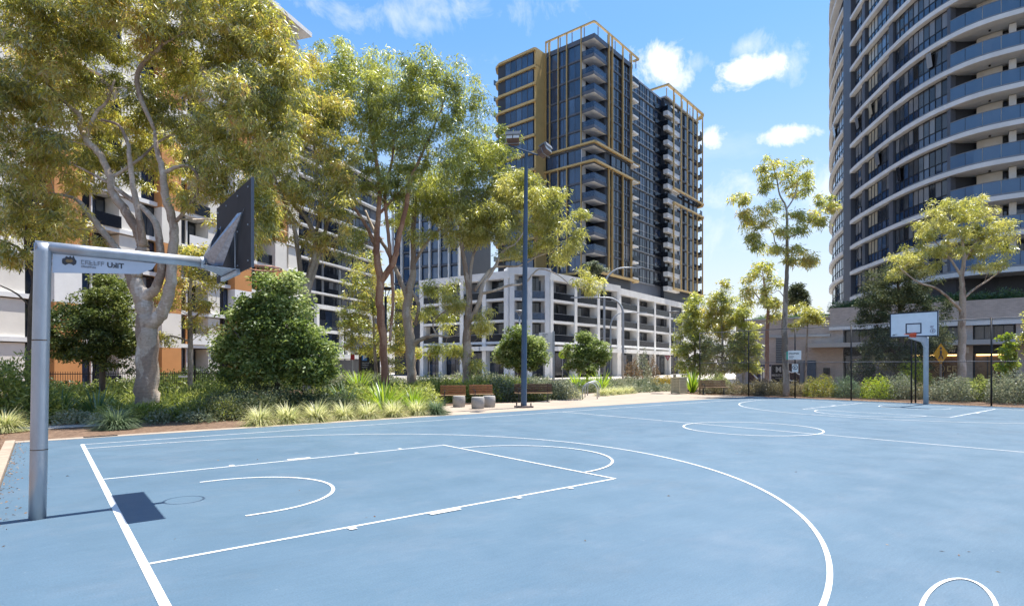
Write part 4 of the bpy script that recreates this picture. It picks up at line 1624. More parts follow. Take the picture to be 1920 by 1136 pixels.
# ------------------------------------------------------------------ signs
M_yel = mat('fluoro yellow green sign', (.55, .72, .03), .5, .05, 3)
M_red = mat('red sign', (.42, .03, .03), .5, .1, 3)
M_amber = mat('amber sign', (.72, .33, .01), .5, .1, 6)
M_blue = mat('blue sign', (.06, .2, .45), .5, .1, 3)


def sign_pole(u, d, ztop, r, m, o):
    MB().tube([(0, .03, 0), (0, .03, ztop)], r, 8).build('post', m, o)


def disc_sign(u, v, d, R_, label):
    x, y = at(u, d)
    z = CAM_H + (HORIZON - v) * d / F_PX
    o = thing('pedestrian_sign', label, 'sign', (x, y, 0), -YAW, 'round crossing signs')
    sign_pole(u, d, z + R_ * .8, .035, M_lampgrey, o)
    MB().plate([(R_ * math.cos(a), -.01, z + R_ * math.sin(a)) for a in np.linspace(0, 2 * math.pi, 33)[:-1]], (0, 1, 0), .02).build('disc', M_yel, o)
    lg_ = MB()
    lg_.tube([(-R_ * .5, -.016, z - R_ * .45), (-R_ * .2, -.016, z + .2 * R_), (0, -.016, z + R_ * .45)], R_ * .1, 6)
    lg_.tube([(R_ * .5, -.016, z - R_ * .45), (R_ * .2, -.016, z + .2 * R_), (0, -.016, z + R_ * .45)], R_ * .1, 6)
    lg_.build('walking_legs', M_ink, o)


disc_sign(786, 667, 52, .28, 'round yellow green pedestrian crossing sign beside the pale gum trunk')
disc_sign(1054.5, 665, 58, .40, 'round yellow green pedestrian crossing sign between the two round trees')


def give_way(u, v, d, w, label):
    x, y = at(u, d)
    z = CAM_H + (HORIZON - v) * d / F_PX
    o = thing('give_way_sign', label, 'sign', (x, y, 0), -YAW, 'red triangle signs')
    sign_pole(u, d, z, .03, M_lampgrey, o)
    MB().plate([(-w, -.01, z + w * .8), (0, -.01, z - w * .95), (w, -.01, z + w * .8)], (0, 1, 0), .02).build('triangle', M_red, o)
    MB().plate([(-w * .6, -.016, z + w * .58), (0, -.016, z - w * .5), (w * .6, -.016, z + w * .58)], (0, 1, 0), .004).build('triangle_face', mat('pink white sign face', (.6, .35, .35), .5, .05, 3), o)


give_way(804.5, 666, 55, .25, 'red and white triangle give way sign right of the pale gum trunk')
give_way(1252, 671, 60, .32, 'red and white triangle give way sign left of the slatted bin')
x, y = at(661, 48)
o = thing('small_red_sign', 'small red rectangular sign on a thin post beside the parking totem', 'sign', (x, y, 0), -YAW)
MB().tube([(0, .03, 0), (0, .03, 3.0)], .03, 8).build('post', M_lampgrey, o)
MB().box(-.17, .17, 0, .02, 2.28, 2.72).build('panel', M_red, o)
MB().box(-.17, .17, 0, .02, 2.74, 2.9).build('panel', M_white, o)
# parking totem
x, y = at(694, 52)
o = thing('parking_totem', 'black parking totem with blue P square and white arrow beside the palm like shrub', 'sign', (x, y, 0), -YAW)
MB().box(-.85, .85, 0, .2, 0, 3.4).build('board', M_black, o)
MB().box(-1.02, -.88, -.02, .2, 0, 3.5).build('side_post', M_timber_dark, o)
MB().box(-.72, -.28, -.02, -.004, 2.25, 2.75).build('p_square', M_blue, o)
link('lettering', text_mesh('P', .48, M_white, bold=.01), o, (-.5, -.03, 2.5))
MB().tube([(.55, -.01, 2.7), (.30, -.01, 2.5), (.55, -.01, 2.3)], .05, 6).build('arrow', M_white, o)
glyph_rows((9, 8, 7), .1, 1.9).build('lettering', M_lampgrey, o, (-.72, -.012, 1.85))
glyph_rows((9, 9), .1, 1.9).build('lettering', M_lampgrey, o, (-.72, -.012, 3.1))
# white directory panel
x, y = at(1027, 50)
o = thing('directory_sign', 'tall white directory board on a grey post above the left round tree', 'sign', (x, y, 0), -YAW)
MB().box(.42, .6, 0, .16, 0, 4.75).build('post', M_lampgrey, o)
MB().box(-.75, .418, .02, .12, 2.5, 4.65).build('panel', M_white, o)
glyph_rows((7, 5), .09, 2.0).build('lettering', M_ink, o, (-.45, .01, 4.4))
glyph_rows((5,), .12, 2.0).build('lettering', M_ink, o, (-.45, .01, 4.0))
glyph_rows((11, 8), .09, 2.4).build('lettering', MATS['worn grey print'], o, (-.45, .01, 3.55))
# amber diamond
x, y = at(1764, 33.5)
o = thing('diamond_sign', 'amber diamond warning sign on a timber post behind the fence', 'sign', (x, y, 0), R(-66))
MB().tube([(0, .04, 0), (0, .04, 2.9)], .055, 8).build('post', mat('grey brown post', (.22, .18, .15), .8, .2, 6), o)
zc = 2.45
MB().plate([(0, -.01, zc - .62), (.36, -.01, zc), (0, -.01, zc + .62), (-.36, -.01, zc)], (0, 1, 0), .02).build('diamond', M_amber, o)
fg = MB().tube([(-.1, -.015, zc - .28), (0, -.015, zc + .02), (.1, -.015, zc - .28)], .035, 6).tube([(0, -.015, zc), (0, -.015, zc + .2)], .05, 6)
fg.plate([(.06 * math.cos(a), -.02, zc + .32 + .06 * math.sin(a)) for a in np.linspace(0, 6.28, 13)[:-1]], (0, 1, 0), .01)
fg.build('walking_figure', M_ink, o)
# hoarding with lettering in front of the brick wall
p0h, p1h = at(1404, 50), at(1500, 47)
hd = thing('sign_hoarding', 'low dark hoarding with white letters and an M emblem in front of the brick wall', 'hoarding', (*p0h, 0))
fhd = Fac(hd, p0h, p1h)
hx_ = fhd.xu
M_hbrown = mat('brown hoarding', (.06, .035, .035), .6, .1, 3)
M_hnavy = mat('navy hoarding', (.035, .04, .11), .6, .1, 3)
fhd.box('panel', M_hbrown, 0, hx_(1422), 0, .06, .35, 1.93)
fhd.box('panel', M_hnavy, hx_(1422) + .01, hx_(1446), 0, .06, .35, 1.90)
fhd.box('panel', M_black, hx_(1447), hx_(1474), 0, .06, .35, 1.87)
fhd.box('panel', M_hbrown, hx_(1474) + .02, hx_(1499), 0, .06, .35, 1.95)
fhd.box('top_rail', M_lampgrey, 0, hx_(1440), -.02, .05, 1.94, 1.99)
kk = MB().tube([(.42, 0, .75), (-.2, 0, .1), (.42, 0, -.55)], .07, 6)
fhd.mb('letter', kk, M_white, hx_(1412), -.04, 1.2)
fhd.box('letter_frame', M_white, hx_(1426.5), hx_(1429), -.03, -.005, .5, 1.72)
fhd.box('letter_frame', M_white, hx_(1443), hx_(1445.4), -.03, -.005, .5, 1.72)
link('letter', text_mesh('P', 1.15, M_white, .02, bold=.01), hd, fhd.loc(hx_(1435.8), -.03, 1.1), fhd.rz)
link('letter', text_mesh('M', .62, M_lampgrey, .02, bold=.02), hd, fhd.loc(hx_(1460), -.03, 1.45), fhd.rz)
link('lettering', text_mesh('MERITON', .27, M_lampgrey, .02, bold=.004), hd, fhd.loc(hx_(1460.5), -.03, .98), fhd.rz)
MB().box(-.3, .3, 0, .01, 0, .03).build('underline', M_lampgrey, hd, fhd.loc(hx_(1460.5), -.025, .72), fhd.rz)
qq = MB().tube([(-.55, 0, .1), (-.42, 0, -.3), (-.1, 0, -.5), (.3, 0, -.52)], .045, 6).tube([(-.5, 0, .55), (-.35, 0, .3), (-.05, 0, .18), (.25, 0, .22), (.55, 0, .02)], .05, 6)
fhd.mb('emblem', qq, M_white, hx_(1486), -.04, 1.05)
# manhole cover on the plaza and grate at the left corner
x, y = G(1232, 738)
tag(MB().lathe([(.42, .0), (.42, .014), (.38, .018)], 24).build('manhole_cover', M_frame, None, (x, y, .004)), 'dark round manhole cover in the plaza near the litter bin', 'manhole cover')
x, y = G(896 - 620, 815)
gt = thing('drain_grate', 'short dark drain grate in the paved edge behind the near hoop pole', 'drain', (.15, 1.5, .008))
for i in range(14):
    MB().box(i * .045, i * .045 + .022, -.06, .06, 0, .008).build('grate_bar', M_frame, gt)
MB().box(-.03, .66, -.08, -.061, 0, .009).box(-.03, .66, .061, .08, 0, .009).build('grate_frame', M_frame, gt)
# black picket fence before the left apartment block
q0, q1 = at(80, 31), at(412, 34)
pf = thing('picket_fence', 'black metal picket fence behind the left gum trunk', 'fence', (*q0, 0))
fpf = Fac(pf, q0, q1)
pk = MB()
for xx in np.arange(0, fpf.L, .11):
    pk.box(xx, xx + .02, 0, .02, .1, 1.45)
tag(fpf.mb('pickets', pk, M_black), kind='stuff')
for z in (.2, 1.3):
    fpf.box('rail', M_black, 0, fpf.L, -.012, .032, z, z + .045)
for xx in np.arange(0, fpf.L + .1, 2.4):
    fpf.box('post', M_black, xx - .04, xx + .04, -.03, .05, 0, 1.55)
MB().box(-.28, .28, 0, .008, -.05, .05).build('number_plate', M_white, pf, fpf.loc(fpf.xu(345), -.04, 1.15), fpf.rz)

# ------------------------------------------------------------------ vegetation
GUM = leaf_mat('gum leaves', [(0.121, 0.153, 0.035), (0.226, 0.259, 0.048), (0.388, 0.404, 0.081), (0.548, 0.532, 0.129), (0.484, 0.370, 0.114)], .5, .42, 1.0)
GUM_BR = leaf_mat('olive gum leaves', [(0.129, 0.145, 0.035), (0.242, 0.251, 0.052), (0.420, 0.404, 0.081), (0.613, 0.548, 0.137), (0.500, 0.356, 0.121)], .5, .42, 1.0)
GUM_Y = leaf_mat('yellow green gum leaves', [(.17, .19, .045), (.31, .31, .065), (.47, .45, .11), (.58, .54, .20)], .52, .42, .9)
GUM_G = leaf_mat('fresh green gum leaves', [(0.103, 0.131, 0.028), (0.228, 0.257, 0.046), (0.410, 0.427, 0.080), (0.570, 0.559, 0.171)], .5, .42, 1.0)
DARKLEAF = leaf_mat('dark glossy leaves', [(0.036, 0.060, 0.022), (0.078, 0.108, 0.030), (0.144, 0.180, 0.042), (0.264, 0.288, 0.084)], .3, .5, .3)
BUSHLEAF = leaf_mat('glossy bush leaves', [(.075, .11, .03), (.145, .20, .05), (.26, .32, .09), (.48, .52, .26)], .35, .5, .25)
GREYLEAF = leaf_mat('grey green leaves', [(0.090, 0.118, 0.064), (0.162, 0.190, 0.108), (0.270, 0.288, 0.180), (0.396, 0.378, 0.252)], .25, .5, .4)
LIMELEAF = leaf_mat('lime leaves', [(0.135, 0.203, 0.027), (0.257, 0.324, 0.041), (0.378, 0.405, 0.054)], .45)
REDLEAF = leaf_mat('bronze leaves', [(0.098, 0.084, 0.042), (0.196, 0.126, 0.070), (0.280, 0.210, 0.126)], .3)
GOLDLEAF = leaf_mat('golden leaves', [(0.208, 0.169, 0.019), (0.390, 0.286, 0.026), (0.286, 0.169, 0.026)], .4)
EVERG = leaf_mat('dark evergreen needles', [(0.038, 0.056, 0.030), (0.065, 0.091, 0.043), (0.119, 0.140, 0.060), (0.184, 0.184, 0.076)], .2, .6, .3)
TUFT = leaf_mat('variegated blades', [(.24, .28, .10), (.42, .43, .19), (.58, .56, .31), (.68, .64, .42)], .4)
TUFT_G = leaf_mat('grey green blades', [(0.068, 0.112, 0.060), (0.120, 0.173, 0.090), (0.195, 0.240, 0.135)], .3)
STRAP = leaf_mat('strap leaves', [(.09, .16, .02), (.17, .27, .03), (.30, .40, .05), (.40, .46, .09)], .4, .4, .5)
STRAP_D = leaf_mat('dark strap leaves', [(0.040, 0.088, 0.032), (0.080, 0.144, 0.048), (0.160, 0.224, 0.072)], .3, .35, .6)
FERN = leaf_mat('fern leaves', [(.12, .15, .04), (.23, .27, .06), (.40, .42, .14)], .4)


def bark_mat(name, dark, mid, pale, patch=1.5):
    """smooth gum bark: flaking patches of three tones, fine wrinkles across the stem"""
    m = mat(name, mid, .88, .1, 3)
    nt = m.node_tree
    b_ = nt.nodes['Principled BSDF']
    b_.inputs['Specular IOR Level'].default_value = .2
    geo = nt.nodes.new('ShaderNodeNewGeometry')

    def nz(scale, st, det=5):
        mp = nt.nodes.new('ShaderNodeMapping')
        mp.inputs['Scale'].default_value = st
        nt.links.new(geo.outputs['Position'], mp.inputs[0])
        n_ = nt.nodes.new('ShaderNodeTexNoise')
        n_.inputs['Scale'].default_value = scale
        n_.inputs['Detail'].default_value = det
        n_.inputs['Roughness'].default_value = .62
        nt.links.new(mp.outputs[0], n_.inputs['Vector'])
        return n_.outputs['Fac']
    rp = nt.nodes.new('ShaderNodeValToRGB')
    el = rp.color_ramp.elements
    el[0].position, el[1].position = .36, .66
    el[0].color, el[1].color = (*dark, 1), (*pale, 1)
    for p_, c_ in ((.44, dark), (.47, mid), (.56, mid), (.6, pale)):
        e_ = el.new(p_)
        e_.color = (*c_, 1)
    nt.links.new(nz(patch, (1, 1, .38), 7), rp.inputs[0])
    fine = nt.nodes.new('ShaderNodeMix')
    fine.data_type = 'RGBA'
    fine.blend_type = 'MULTIPLY'
    fine.inputs[0].default_value = .55
    r2 = nt.nodes.new('ShaderNodeValToRGB')
    r2.color_ramp.elements[0].position, r2.color_ramp.elements[1].position = .3, .62
    r2.color_ramp.elements[0].color = (.5, .46, .43, 1)
    nt.links.new(nz(9, (1, 1, 2.2), 6), r2.inputs[0])
    nt.links.new(rp.outputs[0], fine.inputs[6])
    nt.links.new(r2.outputs[0], fine.inputs[7])
    nt.links.new(fine.outputs[2], b_.inputs['Base Color'])
    bp = nt.nodes.new('ShaderNodeBump')
    bp.inputs['Strength'].default_value = .6
    bp.inputs['Distance'].default_value = .03
    nt.links.new(nz(7, (1, 1, 3.0), 5), bp.inputs['Height'])
    nt.links.new(bp.outputs[0], b_.inputs['Normal'])
    return m


BARK = bark_mat('pale gum bark', (0.336, 0.252, 0.196), (0.515, 0.420, 0.336), (0.672, 0.582, 0.493))
BARK_P = bark_mat('pinkish gum bark', (0.338, 0.175, 0.119), (0.500, 0.288, 0.194), (0.650, 0.450, 0.338))
BARK_G = bark_mat('grey gum bark', (0.228, 0.186, 0.150), (0.396, 0.336, 0.276), (0.552, 0.492, 0.420))
BARK_D = mat('dark bark', (.06, .048, .038), .9, .3, 4, bump=.4, bscale=16, col2=(.17, .135, .10), stretch=(1, 1, .35))


def unit(v):
    return v / (np.linalg.norm(v, axis=-1, keepdims=True) + 1e-9)


def leaf_quads(c, dirs, L, W, fold=.25):
    """diamond leaves: c base (n,3), dirs (n,3), L, W arrays"""
    n = len(c)
    L = np.asarray(L).reshape(-1, 1)
    W = np.asarray(W).reshape(-1, 1)
    side = unit(np.cross(dirs, rng.normal(size=(n, 3))))
    nr = np.cross(side, dirs)
    mid = c + dirs * L * .45
    a = mid + side * W * .5 + nr * W * fold
    bq = mid - side * W * .5 + nr * W * fold
    tip = c + dirs * L - np.array((0, 0, .12)) * L
    V = np.stack([c, a, tip, bq], 1).reshape(-1, 3)
    Fq = np.arange(4 * n).reshape(-1, 4)
    return V, Fq


def in_ball(n, shell=.5):
    v = unit(rng.normal(size=(n, 3)))
    return v * (rng.random((n, 1)) ** shell)


def smooth_path(pts, rad, n=6, jit=0.0):
    q = np.column_stack([np.array(pts, float), rad])
    out = catmull(q, n)
    if jit:
        out[1:-1, :3] += rng.normal(size=(len(out) - 2, 3)) * jit * out[1:-1, 3:4]
    return out[:, :3], np.maximum(out[:, 3], .004)


def tree(name, label, cat, base_u, d, limbs, blobs, leafm, bark, leaf=(.17, .035), dens=1.0, clump=.42, droop=.75, leaves_per=46, group=None, z0=0.0, depth_k=1.0, twig_r=.012, low_clip=None):
    """limbs: list of polylines [(u, v, depth offset, radius)]; blobs: (u, v, ru, rv[, depth offset]) crown masses"""
    bx0, by0 = at(base_u, d)
    root = thing(name, label, cat, (bx0, by0, z0), group=group)
    O = np.array((bx0, by0, z0))
    skel = []
    for i, lb in enumerate(limbs):
        pts = [P(u, v, d + dd) - O for (u, v, dd, r_) in lb]
        if i == 0:
            pts[0] = np.array((pts[0][0], pts[0][1], -.1))
        p, rr = smooth_path(pts, [q[3] for q in lb], 6, .10)
        MB().tube(p, list(rr), 16 if rr[0] > .2 else 10 if rr[0] > .06 else 7).build('trunk' if i == 0 else 'limb', bark, root, smooth=True)
        skel.append(np.column_stack([p, rr]))
    SK = np.vstack(skel)
    k = d / F_PX
    cen, cr = [], []
    for bl in blobs:
        u, v, ru, rv = bl[:4]
        dd = bl[4] if len(bl) > 4 else rng.uniform(-.35, .35) * (ru * k)
        c = P(u, v, d + dd) - O
        rx, rz_ = ru * k, rv * k
        ry = .85 * max(rx, rz_ * .8) * depth_k
        n = max(5, int(dens * 4.0 * (rx * ry * rz_) ** (2 / 3) / clump ** 2))
        p = in_ball(n, .45)
        ax = np.array((CYW, -SY, 0)) * rx
        ay = np.array((SY, CYW, 0)) * ry
        q = c + p[:, :1] * ax + p[:, 1:2] * ay + p[:, 2:] * np.array((0, 0, rz_))
        cen.append(q)
    cen = np.vstack(cen)
    if low_clip is not None:
        cen = cen[cen[:, 2] > low_clip]
    # twigs from the skeleton out to each clump
    tw = MB()
    start = len(skel[0]) // 2 if len(SK) > 12 else 0
    nh = len(SK) - start
    H = np.zeros((nh + 2 * len(cen), 4))
    H[:nh] = SK[start:]
    d0 = np.array([np.min(np.linalg.norm(H[:nh, :3] - c, axis=1)) for c in cen])
    for ci in np.argsort(d0):
        c = cen[ci]
        dd = np.linalg.norm(H[:nh, :3] - c, axis=1)
        dd = dd + np.maximum(0, H[:nh, 2] - c[2]) * .6 - 6 * np.minimum(H[:nh, 3], .05) + rng.random(nh) * .15
        h = H[int(np.argmin(dd))]
        ln = np.linalg.norm(c - h[:3])
        mid = (h[:3] * .45 + c * .55) + np.array((0, 0, .05 * ln)) + rng.normal(size=3) * .08 * ln
        r0 = min(max(h[3] * .62, .006), twig_r * (1 + .9 * ln))
        tw.tube([h[:3], (h[:3] * .6 + mid * .4) + rng.normal(size=3) * .03, mid, c], [r0, r0 * .85, r0 * .7, r0 * .5], 5, False)
        H[nh] = (*mid, r0 * .7)
        H[nh + 1] = (*c, r0 * .5)
        nh += 2
    tag(tw.build('twigs', bark, root), kind='stuff')
    # leaves
    n = len(cen)
    m = np.maximum(12, rng.normal(leaves_per * 2.1, leaves_per * .6, n)).astype(int)
    idx = np.repeat(np.arange(n), m)
    size = clump * rng.uniform(.7, 1.35, n)
    off = in_ball(len(idx), .6)
    off[:, 2] *= .72
    pos = cen[idx] + off * size[idx][:, None]
    dirs = unit(rng.normal(size=(len(idx), 3)) * np.array((1, 1, .55)) + off * .35 + np.array((0, 0, -droop)))
    L = leaf[0] * 1.12 * rng.uniform(.65, 1.25, len(idx))
    W = leaf[1] * 1.08 * rng.uniform(.7, 1.3, len(idx))
    V, Fq = leaf_quads(pos, dirs, L, W)
    drift = .5 + .28 * np.sin(cen[:, 0] * 1.1 + cen[:, 2] * .9) * np.cos(cen[:, 1] * .9 - cen[:, 2] * .7) + rng.normal(size=n) * .13
    tone = drift[idx] + rng.normal(size=len(idx)) * .22
    tag(link('crown', np_mesh('crown', V, Fq, leafm, tone=tone), root), kind='stuff')
    return root


gum = 'gum trees around the court'
# big left gum
tree('gum_tree', 'largest gum tree at far left with thick pale branching trunk', 'tree', 276, 20,
     [[(276, 790, 0, .40), (276, 740, 0, .37), (278, 660, 0, .34), (277, 605, 0, .33), (268, 560, 0, .27), (252, 525, 0, .24), (258, 490, 0, .21), (270, 465, .1, .19)],
      [(279, 612, 0, .26), (304, 585, -.1, .2), (318, 545, -.2, .18), (322, 490, -.2, .16), (326, 430, -.2, .14), (312, 372, -.3, .13), (305, 322, -.3, .10), (294, 280, -.2, .08), (290, 245, 0, .05)],
      [(268, 560, 0, .2), (292, 540, -.2, .15), (303, 500, -.3, .13), (300, 462, -.3, .12), (294, 425, -.3, .11), (270, 392, -.2, .09), (240, 370, 0, .08), (195, 338, .3, .05), (140, 310, .4, .03)],
      [(270, 465, .1, .19), (258, 435, .1, .16), (240, 402, .1, .15), (214, 366, .2, .14), (207, 332, .2, .12), (188, 290, .3, .11), (164, 266, .3, .11), (152, 240, .4, .09), (149, 216, .4, .08), (130, 200, .5, .06), (96, 165, .8, .045)],
      [(268, 462, .0, .13), (263, 415, -.2, .11), (250, 350, -.2, .09), (243, 300, -.3, .075), (240, 270, -.2, .06), (222, 235, .0, .05), (190, 225, .1, .04)],
      [(250, 530, .1, .17), (228, 480, .3, .13), (185, 425, .5, .11), (160, 392, .6, .09), (138, 372, .6, .06), (95, 362, .8, .04)],
      [(306, 325, -.3, .08), (330, 314, -.3, .06), (358, 314, -.4, .055), (374, 345, -.4, .05), (356, 385, -.3, .055), (330, 415, -.2, .07)],
      [(160, 262, .3, .07), (180, 212, .2, .06), (200, 192, .2, .05), (215, 150, .2, .03)],
      [(290, 245, 0, .06), (262, 180, 0, .085), (258, 140, 0, .08), (275, 112, 0, .075), (302, 85, 0, .06), (308, 45, 0, .05), (310, 0, 0, .035)],
      [(302, 85, 0, .05), (330, 70, 0, .035), (360, 55, 0, .02)],
      [(130, 200, .5, .05), (75, 140, .6, .05), (95, 110, .6, .04), (86, 70, .6, .035), (130, 30, .6, .03)],
      [(75, 140, .6, .04), (45, 85, .6, .03), (5, 15, .6, .02)],
      [(207, 335, .2, .06), (260, 300, .6, .05), (300, 265, 1.2, .04), (380, 225, 1.8, .035), (440, 190, 2.0, .02)]],
     [(50, 50, 100, 95), (165, 30, 110, 80), (290, 25, 110, 80), (400, 50, 110, 80), (470, 110, 90, 90), (500, 190, 70, 80), (80, 150, 110, 80), (215, 110, 87, 57, 1.6), (340, 130, 97, 66, 1.6), (430, 190, 90, 70),
      (30, 250, 85, 70), (110, 250, 70, 60), (60, 340, 80, 60), (10, 400, 60, 50), (340, 225, 87, 42, 1.6), (410, 270, 80, 55), (470, 290, 70, 60), (250, 210, 58, 32, 1.6), (100, 400, 60, 25),
      (500, 380, 45, 55), (520, 60, 50, 40), (380, 370, 40, 25), (150, 440, 45, 18), (30, 470, 50, 22), (200, 300, 33, 23, 1.6), (280, 300, 39, 25, 1.6), (90, 10, 120, 70), (200, -60, 160, 70), (380, -50, 140, 70),
      (440, 350, 60, 50), (490, 430, 40, 45), (385, 320, 45, 38), (225, 275, 48, 35, 1.6), (165, 345, 46, 25, 1.6), (300, 200, 58, 38, 1.6), (530, 250, 45, 60), (540, 140, 40, 60), (150, 200, 58, 47, 1.6), (30, 180, 60, 60), (450, 30, 80, 60),
      (120, 160, 70, 60, 3), (200, 230, 70, 50, 3), (300, 260, 60, 50, 3), (150, 300, 60, 45, 3), (335, 335, 48, 40, 3), (250, 330, 45, 32, 3), (60, 420, 60, 36, 3), (430, 410, 45, 40, 3), (90, 310, 60, 50, 3)],
     GUM_BR, BARK, (.20, .036), .62, .40, .95, 62, gum, twig_r=.011)
# second row
tree('gum_tree', 'slender many stemmed gum tree behind the big glossy bush', 'tree', 574, 28,
     [[(576, 720, 0, .2), (574, 620, 0, .18), (568, 555, 0, .15), (590, 480, 0, .13), (588, 440, 0, .12), (575, 410, 0, .10), (552, 385, 0, .08), (535, 340, 0, .05)],
      [(571, 570, 0, .13), (595, 490, .2, .10), (614, 420, .3, .08), (622, 385, .3, .06), (640, 330, .3, .04)],
      [(570, 570, 0, .12), (560, 480, -.2, .11), (550, 420, -.3, .09), (530, 370, -.3, .06), (510, 320, -.3, .04)],
      [(588, 450, 0, .08), (600, 400, .2, .07), (596, 330, .3, .05), (585, 250, .3, .035)]],
     [(560, 180, 45, 60), (540, 240, 60, 60), (595, 250, 55, 70), (530, 320, 60, 50), (600, 340, 60, 55), (560, 380, 55, 35), (500, 330, 45, 50), (640, 400, 45, 40), (520, 420, 40, 35), (580, 440, 40, 25), (480, 430, 35, 30), (650, 300, 40, 50), (610, 470, 25, 25), (580, 130, 35, 40), (575, 210, 45, 50), (620, 190, 40, 50), (480, 370, 40, 40), (640, 350, 40, 40)],
     GUM_BR, BARK_G, (.22, .04), .62, .5, .9, 58, gum)
tree('gum_tree', 'gum tree with forked pinkish trunk behind the black path lamp', 'tree', 720, 30,
     [[(722, 760, 0, 0.221), (722, 700, 0, 0.197), (718, 640, 0, 0.197), (712, 570, 0, 0.205), (712, 525, 0, 0.197), (706, 460, 0, 0.156), (710, 400, 0, 0.123), (712, 345, 0, 0.107), (703, 290, 0, 0.090), (694, 230, 0, 0.066), (690, 170, 0, 0.041)],
      [(712, 530, 0, 0.180), (738, 490, -.2, 0.148), (749, 440, -.2, 0.131), (760, 395, -.3, 0.115), (770, 335, -.3, 0.107), (778, 318, -.3, 0.090), (800, 270, 0, 0.057), (830, 200, .2, 0.033)],
      [(733, 495, -.1, 0.098), (727, 430, .1, 0.090), (722, 365, .2, 0.082), (735, 300, .2, 0.066), (742, 230, .2, 0.041)],
      [(706, 465, 0, 0.107), (690, 430, .2, 0.090), (672, 400, .3, 0.082), (655, 375, .3, 0.066), (640, 330, .4, 0.041)],
      [(731, 640, .3, 0.074), (737, 560, .4, 0.082), (733, 500, .3, 0.082)],
      [(712, 400, 0, 0.082), (740, 370, .5, 0.057), (780, 330, .8, 0.041)]],
     [(620, 110, 50, 40), (610, 165, 55, 60), (680, 130, 65, 45), (740, 150, 65, 45), (810, 140, 60, 40), (860, 175, 50, 45), (660, 200, 70, 60), (730, 220, 70, 60), (800, 215, 70, 60), (860, 240, 55, 50), (620, 250, 50, 55), (690, 290, 60, 40), (770, 290, 60, 45), (650, 340, 50, 40),
      (895, 215, 25, 40), (700, 350, 40, 30), (840, 300, 50, 40), (655, 470, 32, 26), (668, 440, 30, 22), (605, 215, 40, 60), (700, 175, 60, 50), (780, 175, 60, 45), (640, 150, 50, 50), (745, 340, 50, 35), (720, 250, 60, 45)],
     GUM_G, BARK_P, (.22, .04), .62, .5, .9, 58, gum)
tree('gum_tree', 'gum tree with thick pale trunk and one low limb reaching right', 'tree', 770, 32,
     [[(772, 770, 0, 0.279), (771, 700, 0, 0.254), (768, 640, 0, 0.271), (763, 580, 0, 0.238), (768, 545, 0, 0.213), (775, 500, 0, 0.156), (774, 450, 0, 0.131), (778, 395, 0, 0.115), (788, 340, 0, 0.090), (805, 280, 0, 0.057)],
      [(766, 565, 0, 0.164), (750, 525, .2, 0.131), (738, 495, .3, 0.107), (720, 460, .3, 0.098), (700, 430, .4, 0.082), (685, 395, .5, 0.057)],
      [(772, 650, 0, 0.139), (786, 638, -.3, 0.123), (802, 632, -.5, 0.107), (818, 628, -.6, 0.074), (840, 632, -.8, 0.041), (862, 625, -1, 0.025)],
      [(818, 628, -.6, 0.049), (812, 608, -.6, 0.041), (825, 590, -.6, 0.033), (850, 575, -.6, 0.016)],
      [(776, 495, 0, 0.090), (800, 455, -.2, 0.074), (830, 425, -.3, 0.057), (858, 400, -.3, 0.041), (890, 370, -.3, 0.025)],
      [(770, 540, 0, 0.082), (785, 575, -.2, 0.098), (778, 610, -.2, 0.098)]],
     [(820, 320, 70, 50), (880, 290, 60, 50), (925, 320, 50, 50), (780, 360, 60, 35), (850, 370, 60, 40), (920, 380, 50, 40), (760, 420, 35, 25), (800, 440, 30, 22), (900, 430, 40, 28), (940, 270, 35, 40),
      (800, 545, 26, 18), (790, 580, 30, 22), (835, 545, 22, 20), (840, 600, 22, 18), (850, 655, 22, 12), (815, 655, 18, 10), (825, 400, 35, 25), (870, 330, 60, 45), (930, 290, 40, 40), (800, 390, 45, 30), (960, 350, 35, 40), (740, 400, 35, 30)],
     GUM_G, BARK, (.22, .04), .6, .48, .9, 54, gum)
tree('gum_tree', 'bright yellow green gum tree whose crown is crossed by the floodlight pole', 'tree', 876, 31,
     [[(874, 770, 0, .26), (875, 710, 0, .24), (876, 650, 0, .23), (877, 600, 0, .2), (880, 560, 0, .16), (872, 500, 0, .12), (866, 460, 0, .10), (862, 425, 0, .07), (850, 390, 0, .04)],
      [(878, 605, 0, .15), (893, 580, -.2, .13), (901, 555, -.3, .12), (905, 535, -.3, .10), (925, 505, -.3, .09), (945, 470, -.4, .07), (968, 455, -.4, .05), (990, 420, -.4, .035)],
      [(902, 550, -.3, .08), (925, 545, -.6, .07), (955, 535, -.8, .06), (985, 530, -.9, .05), (1010, 505, -1, .04), (1045, 515, -1.2, .03), (1075, 540, -1.2, .02)],
      [(880, 560, 0, .1), (885, 490, .3, .08), (898, 450, .4, .06), (905, 400, .4, .04)],
      [(890, 545, -.1, .08), (915, 510, .3, .07), (935, 500, .5, .06), (975, 498, .6, .045), (1010, 480, .6, .03), (1050, 470, .6, .02)]],
     [(905, 400, 55, 40), (955, 370, 60, 45), (1000, 380, 50, 40), (940, 420, 60, 32), (1030, 405, 42, 35), (1055, 440, 36, 30), (1005, 440, 52, 28), (865, 430, 45, 35), (1070, 470, 28, 18), (1105, 522, 26, 26), (1108, 545, 18, 14), (985, 330, 40, 30), (850, 395, 35, 30), (960, 470, 40, 16), (1040, 485, 30, 14), (1095, 400, 15, 8),
      (862, 575, 24, 20), (900, 595, 24, 18), (905, 620, 14, 14), (840, 560, 22, 18), (868, 660, 20, 12), (890, 685, 12, 14), (980, 360, 50, 40), (930, 390, 50, 35), (1040, 380, 35, 28), (900, 440, 45, 25)],
     GUM_Y, BARK, (.22, .04), .66, .45, .9, 56, gum)
